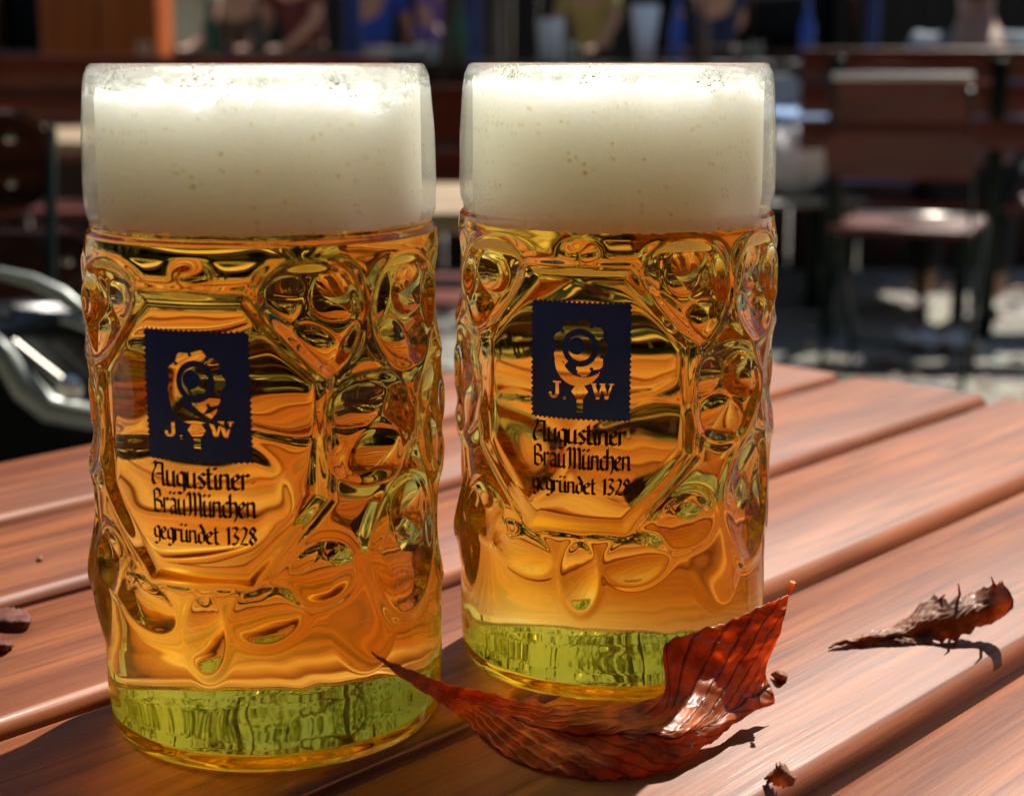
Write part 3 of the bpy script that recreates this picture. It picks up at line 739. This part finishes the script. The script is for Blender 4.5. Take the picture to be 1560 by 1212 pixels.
# left chair with the bag
chair((-.69, 1.68, 0), R(190), C_BROWN, 'dark brown chair with shiny rivets at the left edge, a black bag on its seat', rivets=True, wu=.37, wl=.49)
stool = empty('garden_stool', (-.44, 1.42, 0), R(-8), label='low dark stool under the black bag at the left', cat='stool')
q = MB(); q.box((0, 0, .452), (.46, .24, .026), None, .006); q.build('seat', C_BROWN, stool)
for sx in (-1, 1):
    for sy in (-1, 1): q = MB(); q.beam((sx*.20, sy*.09, 0), (sx*.18, sy*.07, .44), .03, .03, .003); q.build('leg', C_STEEL, stool)
BAG = Vector((-.44, 1.42, .466))
bag = empty('shoulder_bag', BAG, 0, label='black leather bag with pale straps lying on the stool at the left', cat='bag')
g = []
nu, nv = 48, 24
A = np.zeros((nu, nv, 3))
for i in range(nu):
    t = 2*PI*i/nu
    for j in range(nv):
        h = j/(nv-1); wdt = .24*(1-.30*h**2.2); dp = .085*(1-.55*h**1.5)
        if j == 0: wdt *= .9; dp *= .8
        if j == nv-1: wdt *= .03; dp *= .03
        A[i, j] = (wdt*abs(math.cos(t))**.55*np.sign(math.cos(t)), dp*abs(math.sin(t))**.7*np.sign(math.sin(t))*(1+.08*math.sin(5*t+7*h)), .238*min(h*1.04, 1)-.012*math.cos(t*2)*h+.008*math.sin(9*t)*h)
me = grid_mesh('bag_body', A, True); bo_ = link('bag_body', me, C_BLACKL, bag)
def bt_(*p): return [at_y(x, y, Y)-BAG for x, y, Y in p]
q = MB(); q.tube(bt_((-120, 470, 1.37), (-60, 425, 1.36), (0, 416, 1.355), (50, 428, 1.35), (95, 450, 1.345), (130, 478, 1.34), (190, 540, 1.34)), [.003, .004, .005, .006, .007, .006, .004], 12); q.build('rim_strap', C_STRAP, bag)
q = MB(); q.tube(bt_((-110, 470, 1.34), (-40, 500, 1.33), (10, 545, 1.325), (40, 592, 1.32), (75, 622, 1.32), (135, 634, 1.325), (220, 640, 1.33)), [.007, .009, .011, .013, .012, .011, .010], 12); q.build('shoulder_strap', C_STRAP, bag)
q = MB(); q.tube(bt_((92, 486, 1.335), (115, 488, 1.335), (150, 502, 1.335), (200, 540, 1.34)), [.003, .006, .006, .005], 10); q.build('flap_edge', C_STRAP, bag)
q = MB(); q.tube(bt_((20, 520, 1.33), (60, 552, 1.325), (98, 582, 1.32)), .003, 10); q.build('zip', C_ZIP, bag)
q = MB(); q.lathe([(0, .010), (.008, .009), (.011, .005), (.011, 0)], (0, 0, 0), 20); qo = q.build('clasp', C_RIVET, bag); qo.location = at_y(108, 590, 1.315)-BAG; qo.rotation_euler = (PI/2, 0, 0)

# right chairs
chair((1.17, 4.80, 0), R(-22), C_RED, 'red brown chair right of the mugs, its whole back and legs in view', rail=True)
chair((1.78, 4.35, 0), R(-16), C_RED, 'red brown chair cut by the right edge of the photo', wu=.44, wl=.46, rail=True)
chair((-.19, 3.45, 0), R(172), C_RED, 'red brown chair seen in the gap between the two mugs')
pc = chair((.96, 5.75, 0), R(200), C_GREYM, 'pale grey metal chair behind the right mug with a white bag on its seat', fm=C_GREYM)
# white bag on it
A = np.zeros((40, 22, 3))
for i in range(40):
    t = 2*PI*i/40
    for j in range(22):
        h = j/21; r_ = .135*math.sin(PI*min(max(h, .02), .98))**.6
        A[i, j] = (r_*math.cos(t)*(1+.1*math.sin(3*t+6*h)), r_*.8*math.sin(t)*(1+.1*math.cos(4*t+5*h)), .24*h+.012*math.sin(5*t+9*h))
pb = tag(link('carrier_bag', grid_mesh('carrier_bag', A, True), C_PAPER), 'crumpled white carrier bag on the pale grey chair', 'bag'); pb.location = (.97, 5.72, .462)

# tables
def gtable(loc, sx, sy, rz, m, label, z=.74):
    r = empty('beer_garden_table', loc, rz, label=label, cat='table', group='tables in the garden behind')
    q = MB(); n = max(3, round(sy/.12)); 
    for k in range(n): q.box((0, -sy/2+(k+.5)*sy/n, z-.014), (sx, sy/n-.008, .028), None, .004)
    q.build('tabletop', m, r)
    for ax in (-1, 1):
        for ay in (-1, 1):
            q = MB(); q.beam((ax*(sx/2-.18), ay*(sy/2-.08), 0), (ax*(sx/2-.18), ay*(sy/2-.30), z-.03), .04, .02, .003, side=Vector((0, 1, 0))); q.build('leg', C_STEEL, r)
    return r
gtable((-1.42, 4.35, 0), 2.2, .95, R(2), C_PALE, 'pale wooden table behind the left mug, lit by the sun')
gtable((-.06, 2.36, 0), .66, .52, 0, C_PALE, 'small pale table glimpsed in the gap between the mugs')
bt = gtable((.92, 6.5, 0), 1.5, 1.5, 0, C_CLOTHD, 'garden table under a light blue cloth behind the right mug')
nx, ny = 60, 50
A = np.zeros((nx, ny, 3))
for i in range(nx):
    for j in range(ny):
        x = (i/(nx-1)-.5)*2.0; y = (j/(ny-1)-.5)*2.0
        hx = .76; dz = 0
        ox = max(0, abs(x)-hx); oy = max(0, abs(y)-hx); dz = max(ox, oy)
        xx = math.copysign(min(abs(x), hx)+.06*ox+(.02*math.sin(y*14) if ox else 0), x); yy = math.copysign(min(abs(y), hx)+.06*oy+(.02*math.sin(x*14) if oy else 0), y)
        A[i, j] = (xx, yy, .746-dz)
tc_ = tag(link('tablecloth', grid_mesh('tablecloth', A), C_CLOTHB), 'light blue cloth draped over the table behind the right mug', 'tablecloth'); tc_.location = (.92, 6.5, 0)
# benches with a back
def bench(loc, rz, wd, label, zt=.94):
    r = empty('garden_bench', loc, rz, label=label, cat='bench', group='wooden benches with high backs')
    q = MB()
    for k in range(3): q.box((0, -.22-.02*k, zt-.05-.115*k+.0), (wd, .022, .10), None, .006)
    q.build('backrest', C_RED, r)
    q = MB()
    for k in range(4): q.box((0, -.14+.1*k, .44), (wd, .088, .022), None, .004)
    q.build('seat', C_RED, r)
    for sx in (-1, 0, 1):
        x = sx*(wd/2-.12)
        q = MB(); q.beam((x, -.25, 0), (x, -.255, zt-.03), .05, .03, .003); q.beam((x, .17, 0), (x, .17, .43), .05, .03, .003); q.build('leg', C_STEEL, r)
    return r
bench((-1.7, 5.45, 0), R(3), 2.6, 'dark red bench back behind the pale table at the left')
bench((1.62, 5.72, 0), R(-3), 1.3, 'red brown bench with the grey blue shirted person at the top right', zt=.965)

# counter and things on it
CY = 7.6
ct = empty('serving_counter', (-.3, CY, 0), 0, label='long dark wooden serving counter across the back of the garden', cat='counter')
q = MB(); q.box((0, 0, .895), (7.4, .7, .04), None, .006); q.build('countertop', C_COUNTER, ct)
q = MB()
for k in range(24): q.box((-3.6+.15+k*.31-.12, -.28, .436), (.30, .03, .872), None, .006)
q.build('front_panel', C_COUNTER, ct)
CT = .915
def on_counter(px, Y=CY-.1, z=CT): p = at_y(px, 90, Y); return Vector((p.x, Y, z))
def cup(px, r1, r2, h, m, label, cat, name, prof=None, grp=None, Y=CY-.1):
    q = MB(); q.lathe(prof or [(0, 0), (r1, 0), (r1+(r2-r1)*.5, h*.5), (r2, h), (r2-.004, h), (r1-.004, .006), (0, .006)], (0, 0, 0), 24)
    o = q.build(name, m); o.location = on_counter(px, Y); return tag(o, label, cat, grp)
cup(838, .05, .062, .19, C_WHITE, 'wide white cup on the counter above the right mug', 'cup', 'paper_cup')
cup(982, .035, .068, .25, C_WHITE, 'tall tapered white cup on the counter above the right mug', 'cup', 'paper_cup')
q = MB(); q.lathe([(0, 0), (.08, 0), (.125, .03), (.13, .06), (.12, .062), (.07, .012), (0, .012)], (0, 0, 0), 32)
o = q.build('bowl', C_WHITE); o.location = on_counter(598); tag(o, 'shallow white bowl on the counter above the gap between the mugs', 'bowl')
GB = mat('green_bottle_glass', (.03, .12, .04), .1, coat=.5); BB = mat('blue_bottle', (.03, .08, .4), .2, coat=.5); BRB = mat('brown_bottle', (.10, .04, .015), .12, coat=.5); PUR = mat('purple_flowers', (.25, .15, .5), .7)
bp_ = [(0, 0), (.032, 0), (.034, .02), (.034, .16), (.014, .21), (.013, .27), (.015, .275), (0, .275)]
for px, m_, lab in ((322, GB, 'green bottle on the counter above the left part of the left mug'), (395, BRB, 'brown bottle standing on the counter above the middle of the left mug'),
                    (700, GB, 'green bottle on the counter right of the purple flowers'), (1030, BB, 'blue bottle on the counter, left of the brown one'),
                    (1068, BRB, 'brown bottle beside the blue bottle on the counter'), (1228, BB, 'blue bottle near the right end of the counter')):
    cup(px, 0, 0, 0, m_, lab, 'bottle', 'bottle', bp_, 'bottles on the counter', Y=CY-.12)
for px, lab in ((222, 'clear tumbler on the counter above the left rim of the left mug'), (872, 'clear tumbler on the counter beside the wide white cup'), (1150, 'clear tumbler on the counter above the right rim of the right mug')):
    cup(px, .028, .034, .09, M_THIN, lab, 'glass', 'tumbler', None, 'tumblers on the counter', Y=CY-.2)
fp = empty('flower_pot', on_counter(652), 0, label='small pot of purple flowers on the counter above the gap between the mugs', cat='flower pot')
q = MB(); q.lathe([(0, 0), (.04, 0), (.055, .08), (.05, .08), (.045, .07), (0, .07)]); q.build('pot', C_WHITE, fp)
q = MB()
for k in range(60):
    a = random.uniform(0, 6.28); rr = random.uniform(0, .08); h = random.uniform(.09, .15)
    q.lathe([(0, -.008), (.012, 0), (0, .008)], (rr*math.cos(a), rr*math.sin(a), h), 5)
q.build('flowers', PUR, fp)
# cabinet behind the counter
cb = empty('cabinet', (at_y(165, 50, 9.0).x, 9.0, 0), 0, label='orange brown wooden cabinet standing at the back on the left', cat='cabinet')
OR = mat('orange_wood', (.62, .15, .03), .45, vary=(20, (.5, .11, .02), .4, .6, (1, 1, .1)))
q = MB(); q.box((0, 0, 1.0), (.62, .4, 2.0), None, .01); q.build('carcass', OR, cb)
for s_ in (-1, 1):
    q = MB(); q.box((s_*.15, -.212, 1.35), (.285, .02, .8), None, .004); d_ = q.build('door', OR, cb)
    q = MB(); q.box((s_*.03, -.235, 1.35), (.015, .02, .1), None, .004); q.build('handle', C_STEEL, d_)
for px, Y, r_, lab in ((537, 8.4, .045, 'blue painted post behind the left mug'), (720, 8.5, .035, 'dark blue post above the gap between the mugs'), (1330, 8.6, .03, 'blue painted post at the top right')):
    q = MB(); q.lathe([(0, 0), (r_*1.6, 0), (r_*1.6, .05), (r_, .07), (r_, 3.0), (r_*1.3, 3.02), (r_*1.3, 3.08), (0, 3.1)], (0, 0, 0), 20)
    o = q.build('post', C_BLUE); o.location = (at_y(px, 50, Y).x, Y, 0); tag(o, lab, 'post', 'blue posts')
# building
bd = empty('pavilion', (0, 15.5, 0), 0, label='dark boarded pavilion closing off the back of the garden', cat='building')
q = MB()
for k in range(80):
    x = -10+.25*k+.125
    if abs(x-2.2) < .9 or abs(x+4) < .7: 
        q.box((x, 0, .5), (.246, .1, 1.0), None, .006); q.box((x, 0, 3.1), (.246, .1, 1.8), None, .006)
    else: q.box((x, 0, 2), (.246, .1, 4.0), None, .006)
q.build('wall', C_DKWALL, bd)
q = MB(); M_ = Matrix.Rotation(R(28), 3, 'X'); q.box((0, 1.2, 4.7), (20.6, 4.2, .12), M_, .01); q.build('roof', C_ROOF, bd)
for cx, ww in ((2.2, 1.9), (-4, 1.5)):
    q = MB()
    for sx in (-1, 0, 1): q.box((cx+sx*(ww/2), -.03, 1.6), (.06, .12, 1.3))
    for zz in (.97, 2.23): q.box((cx, -.034, zz), (ww+.06, .12, .07))
    f_ = q.build('window', C_BROWN, bd)
    q = MB(); q.box((cx, .02, 1.6), (ww, .01, 1.2)); q.build('pane', mat('dark_pane', (.01, .012, .014), .05), f_)

# people
def person(loc, rz, pose, top, bottom, label, lean=.25, sleeves=False):
    r = empty('person', loc, rz, label=label, cat='person')
    # joints, facing +y
    if pose == 'sit':
        pel = Vector((0, 0, .52)); knees = [Vector((s*.12, .42, .52)) for s in (-1, 1)]; ank = [Vector((s*.13, .40, .09)) for s in (-1, 1)]
    else:
        pel = Vector((0, 0, .95)); knees = [Vector((s*.10, .03, .50)) for s in (-1, 1)]; ank = [Vector((s*.11, -.02, .08)) for s in (-1, 1)]
    dr = Vector((0, math.sin(lean), math.cos(lean)))
    waist = pel+dr*.18; chest = pel+dr*.38; neckb = pel+dr*.54+Vector((0, .02, 0)); neck = neckb+Vector((0, .04, .08)); head = neck+Vector((0, .04, .08)); crown = head+Vector((0, .0, .10)); chin = head+Vector((0, .07, -.06))
    vs = []; es = []; rs = []
    def v(p, r_): vs.append(tuple(p)); rs.append(r_); return len(vs)-1
    def e(a, b): es.append((a, b))
    ip = v(pel, (.16, .12)); iw = v(waist, (.14, .10)); ic = v(chest, (.17, .12)); ib = v(neckb, (.10, .07)); iN = v(neck, (.055, .055)); ih = v(head, (.082, .095)); icr = v(crown, (.065, .075))
    for a, b in ((ip, iw), (iw, ic), (ic, ib), (ib, iN), (iN, ih), (ih, icr)): e(a, b)
    shs = []; elb = []; wri = []
    for k, s in enumerate((-1, 1)):
        sh = chest+dr*.12+Vector((s*.19, 0, 0)); el = sh+Vector((s*.05, .12, -.24)); wr = el+Vector((-s*.08, .23, -.02 if pose == 'sit' else .0)); 
        if pose != 'sit': wr.z = 1.0
        shs.append(sh); elb.append(el); wri.append(wr)
        a = v(sh, (.055, .055)); b_ = v(el, (.042, .042)); c_ = v(wr, (.028, .024)); pm = v(wr+Vector((-s*.02, .06, 0)), (.036, .018)); e(ic, a); e(a, b_); e(b_, c_); e(c_, pm)
        for f in range(4):
            base = wr+Vector((-s*.02+(f-1.5)*.02, .10, 0)); m1 = base+Vector((0, .03, -.006)); m2 = m1+Vector((0, .022-.003*abs(f-1), -.014))
            i1 = v(base, (.009, .009)); i2 = v(m1, (.0085, .0085)); i3 = v(m2, (.0075, .0075)); e(pm, i1); e(i1, i2); e(i2, i3)
        t1 = v(wr+Vector((-s*.055, .05, -.005)), (.010, .010)); t2 = v(wr+Vector((-s*.07, .08, -.01)), (.009, .009)); e(c_, t1); e(t1, t2)
        h_ = v(pel+Vector((s*.09, 0, -.02)), (.095, .095)); kn = v(knees[k], (.062, .062)); an = v(ank[k], (.042, .042)); ft = v(ank[k]+Vector((0, .16, -.045)), (.040, .028))
        e(ip, h_); e(h_, kn); e(kn, an); e(an, ft)
    def skin(name, vs, es, rs, m, sub=2):
        me = bpy.data.meshes.new(name); me.from_pydata(vs, es, [])
        o = bpy.data.objects.new(name, me); COL.objects.link(o)
        md = o.modifiers.new('skin', 'SKIN')
        if not me.skin_vertices: raise RuntimeError('no skin layer')
        for i, q_ in enumerate(rs): me.skin_vertices[0].data[i].radius = q_
        me.skin_vertices[0].data[0].use_root = True
        o.modifiers.new('sub', 'SUBSURF').levels = sub; o.modifiers['sub'].render_levels = sub
        dg = bpy.context.evaluated_depsgraph_get(); dg.update()
        nm = bpy.data.meshes.new_from_object(o.evaluated_get(dg)); bpy.data.objects.remove(o)
        nm.materials.clear(); nm.name = name
        return link(name, nm, m, r)
    skin('body', vs, es, rs, C_SKIN)
    # clothes
    vs2 = []; es2 = []; rs2 = []
    def v2(p, r_): vs2.append(tuple(p)); rs2.append(r_); return len(vs2)-1
    a = v2(pel, (.175, .135)); b_ = v2(waist, (.16, .12)); c_ = v2(chest, (.19, .14)); d_ = v2(neckb-dr*.03, (.115, .085)); es2 += [(a, b_), (b_, c_), (c_, d_)]
    for k in range(2):
        s1 = v2(shs[k], (.068, .068)); s2 = v2(elb[k] if sleeves else shs[k].lerp(elb[k], .7), (.056, .056)); es2 += [(c_, s1), (s1, s2)]
        if sleeves: s3 = v2(elb[k].lerp(wri[k], .85), (.038, .038)); es2.append((s2, s3))
    skin('shirt', vs2, es2, rs2, top)
    vs2 = []; es2 = []; rs2 = []
    a = v2(pel+Vector((0, 0, .04)), (.165, .128))
    for k, s in enumerate((-1, 1)):
        h_ = v2(pel+Vector((s*.09, 0, -.02)), (.108, .108)); kn = v2(knees[k], (.076, .076)); an = v2(ank[k]+Vector((0, 0, .03)), (.062, .062)); es2 += [(a, h_), (h_, kn), (kn, an)]
    skin('trousers', vs2, es2, rs2, bottom)
    q = MB(); t = bmesh.new(); bmesh.ops.create_uvsphere(t, u_segments=20, v_segments=14, radius=1)
    for w_ in t.verts:
        n_ = Vector(w_.co); w_.co = head+Vector((n_.x*.09, n_.y*.108-.012, n_.z*.115+.045))
        if n_.y > .1 and n_.z < .35: w_.co += Vector((0, -.09*min(1, (n_.y-.1)*2.2), 0))
    q._add(t); q.build('hair', C_HAIR, r)
    q = MB()
    q.lathe([(0, .012), (.010, .004), (.012, -.008), (0, -.012)], head+Vector((0, .098, -.012)), 8)
    q.build('nose', C_SKIN, r)
    for s in (-1, 1):
        q = MB(); q.lathe([(0, .009), (.009, 0), (0, -.009)], head+Vector((s*.03, .085, .015)), 8); q.build('eye', C_WHITE, r)
    q = MB(); q.box(head+Vector((0, .088, -.045)), (.045, .012, .010), None, .004); q.build('mouth', mat('lips', (.35, .1, .08), .5), r)
    return r
T_GREY = mat('grey_blue_shirt', (.20, .25, .32), .8, bump=(12, .5, .01), vary=(9, (.14, .18, .24), .4, .6))
T_WHITE = mat('pale_green_shirt', (.45, .52, .42), .8, bump=(12, .5, .01)); T_RED = mat('dark_red_shirt', (.10, .015, .015), .8, bump=(12, .5, .01))
T_NAVY = mat('navy_shirt', (.012, .02, .07), .8, bump=(12, .5, .01)); T_BLACK = mat('dark_trousers', (.012, .012, .016), .8, bump=(15, .4, .01))
person((1.60, 5.70, 0), R(-12), 'sit', T_GREY, T_BLACK, 'person in a grey blue shirt sitting bent forward on the bench at top right', lean=.42)
T_YEL = mat('straw_shirt', (.45, .36, .12), .8, bump=(12, .5, .01)); T_ROY = mat('royal_blue_shirt', (.02, .07, .4), .8, bump=(12, .5, .01)); T_VIO = mat('violet_shirt', (.16, .08, .35), .8, bump=(12, .5, .01)); T_BRN = mat('brown_shirt', (.09, .04, .02), .8, bump=(12, .5, .01))
for px, Y, rz, pose, top, lab in ((296, 11.6, 170, 'stand', T_WHITE, 'person in a pale green shirt far behind the counter'), (372, 12.6, 20, 'stand', T_BRN, 'person in a brown shirt far behind the counter, left of the dark red one'),
        (470, 11.9, 150, 'stand', T_RED, 'person in a dark red shirt far behind the counter, above the left mug'), (562, 13.0, -15, 'stand', T_ROY, 'person in a royal blue shirt far behind the counter'),
        (664, 12.2, 215, 'stand', T_VIO, 'person in a violet shirt above the gap between the mugs'), (905, 13.2, 160, 'stand', T_YEL, 'person in a straw coloured shirt between the two white cups'),
        (1092, 12.0, 8, 'stand', T_NAVY, 'person in a navy shirt above the right mug')):
    person((at_y(px, 50, Y).x, Y, 0), R(rz), pose, top, T_BLACK, lab)
# white paper on the ground
A = np.zeros((14, 14, 3))
for i in range(14):
    for j in range(14): A[i, j] = ((i/13-.5)*.24, (j/13-.5)*.18, .035+.03*math.sin(i*1.3+j*.9)*math.cos(j*.8))
o = tag(link('paper_napkin', grid_mesh('paper_napkin', A), C_PAPER), 'crumpled white paper napkin on the ground under the red brown chair', 'napkin'); o.location = P(1432, 535)
o.modifiers.new('s', 'SOLIDIFY').thickness = .002

# chestnut trees: trunk with limbs and a crown of leaf faces
def tree(x, y, seed, lab, h0=3.2, cr=2.7, n=1500):
    rd = random.Random(seed); r = empty('chestnut_tree', (x, y, 0), rd.uniform(0, 6), label=lab, cat='tree', group='chestnut trees shading the garden')
    q = MB(); q.tube([(0, 0, -.1), (.0, .02, .4), (.03, 0, 1.5), (0, .05, 2.6), (.05, 0, 3.6), (.1, .05, 5.0)], [.27, .2, .17, .155, .13, .05], 14)
    ends = []
    for k in range(9):
        a = k*2.4+rd.uniform(-.3, .3); z0 = rd.uniform(2.4, 3.8); L_ = rd.uniform(1.3, 2.4); up_ = rd.uniform(.4, 1.4)
        p1 = Vector((L_*.5*math.cos(a), L_*.5*math.sin(a), z0+up_*.6)); p2 = Vector((L_*math.cos(a+.2), L_*math.sin(a+.2), z0+up_))
        q.tube([(0, 0, z0), p1, p2], [.08, .05, .015], 8); ends += [p1, p2]
    q.build('trunk', C_BARK, r)
    cl = [Vector((rd.gauss(0, .62)*cr, rd.gauss(0, .62)*cr, h0+.6+rd.uniform(0, 2.8))) for _ in range(46)]+ends
    V = []; F = []
    for _ in range(n):
        c = rd.choice(cl); p = c+Vector((rd.gauss(0, .24), rd.gauss(0, .24), rd.gauss(0, .18)))
        if p.z < h0-.4: continue
        s = rd.uniform(.07, .13); u_ = Vector((rd.gauss(0, 1), rd.gauss(0, 1), rd.gauss(0, .5))).normalized(); w_ = u_.cross(Vector((rd.gauss(0, .4), rd.gauss(0, .4), 1))).normalized()
        i = len(V); V += [tuple(p-u_*s), tuple(p-w_*s*.55+u_*.2*s), tuple(p+u_*s), tuple(p+w_*s*.55+u_*.2*s)]; F.append((i, i+1, i+2, i+3))
    me = bpy.data.meshes.new('crown'); me.from_pydata(V, [], F); link('crown', me, C_LEAF, r, smooth=False)
tree(-3.6, 8.3, 1, 'chestnut tree at the back left, its crown over the counter')
tree(-.25, 9.6, 2, 'chestnut tree whose dark trunk stands above the gap between the mugs')
tree(6.4, 10.4, 3, 'chestnut tree at the back right beyond the bench')
tree(7.6, 8.0, 5, 'chestnut tree out on the right')
tree(-5.8, 10, 6, 'chestnut tree out on the far left')

# unseen leafy mass added behind and beside the viewer to cut sky light
rd = random.Random(99); V = []; F = []
while len(F) < 30000:
    a = rd.uniform(0, 2*PI); r_ = rd.uniform(3.4, 8)
    x = r_*math.sin(a); y = -1.0+r_*math.cos(a)
    if y > .4 and abs(x) < 5.2: continue
    if y > 3.0: continue
    z = rd.uniform(0, 6.5)
    if x > 0 and y > 1.2 and z > 2.6: continue
    if rd.random() < .35:                      # added boughs overhead, screening off the sky behind
        x = rd.uniform(-5, 5); y = rd.uniform(-6, -1.1); z = rd.uniform(3.0, 6.2)
    s_ = rd.uniform(.14, .30); u_ = Vector((rd.gauss(0, 1), rd.gauss(0, 1), rd.gauss(0, .6))).normalized(); w_ = u_.cross(Vector((rd.gauss(0, 1), rd.gauss(0, 1), rd.gauss(0, 1)))).normalized()
    p = Vector((x, y, z)); i = len(V); V += [tuple(p-u_*s_), tuple(p-w_*s_*.6+u_*.2*s_), tuple(p+u_*s_), tuple(p+w_*s_*.6+u_*.2*s_)]; F.append((i, i+1, i+2, i+3))
me = bpy.data.meshes.new('added_woodland'); me.from_pydata(V, [], F)
tag(link('added_woodland', me, C_LEAF, smooth=False), label='unseen green trees and hedges added around the viewer to block sky light', cat='added_woodland', kind='stuff')
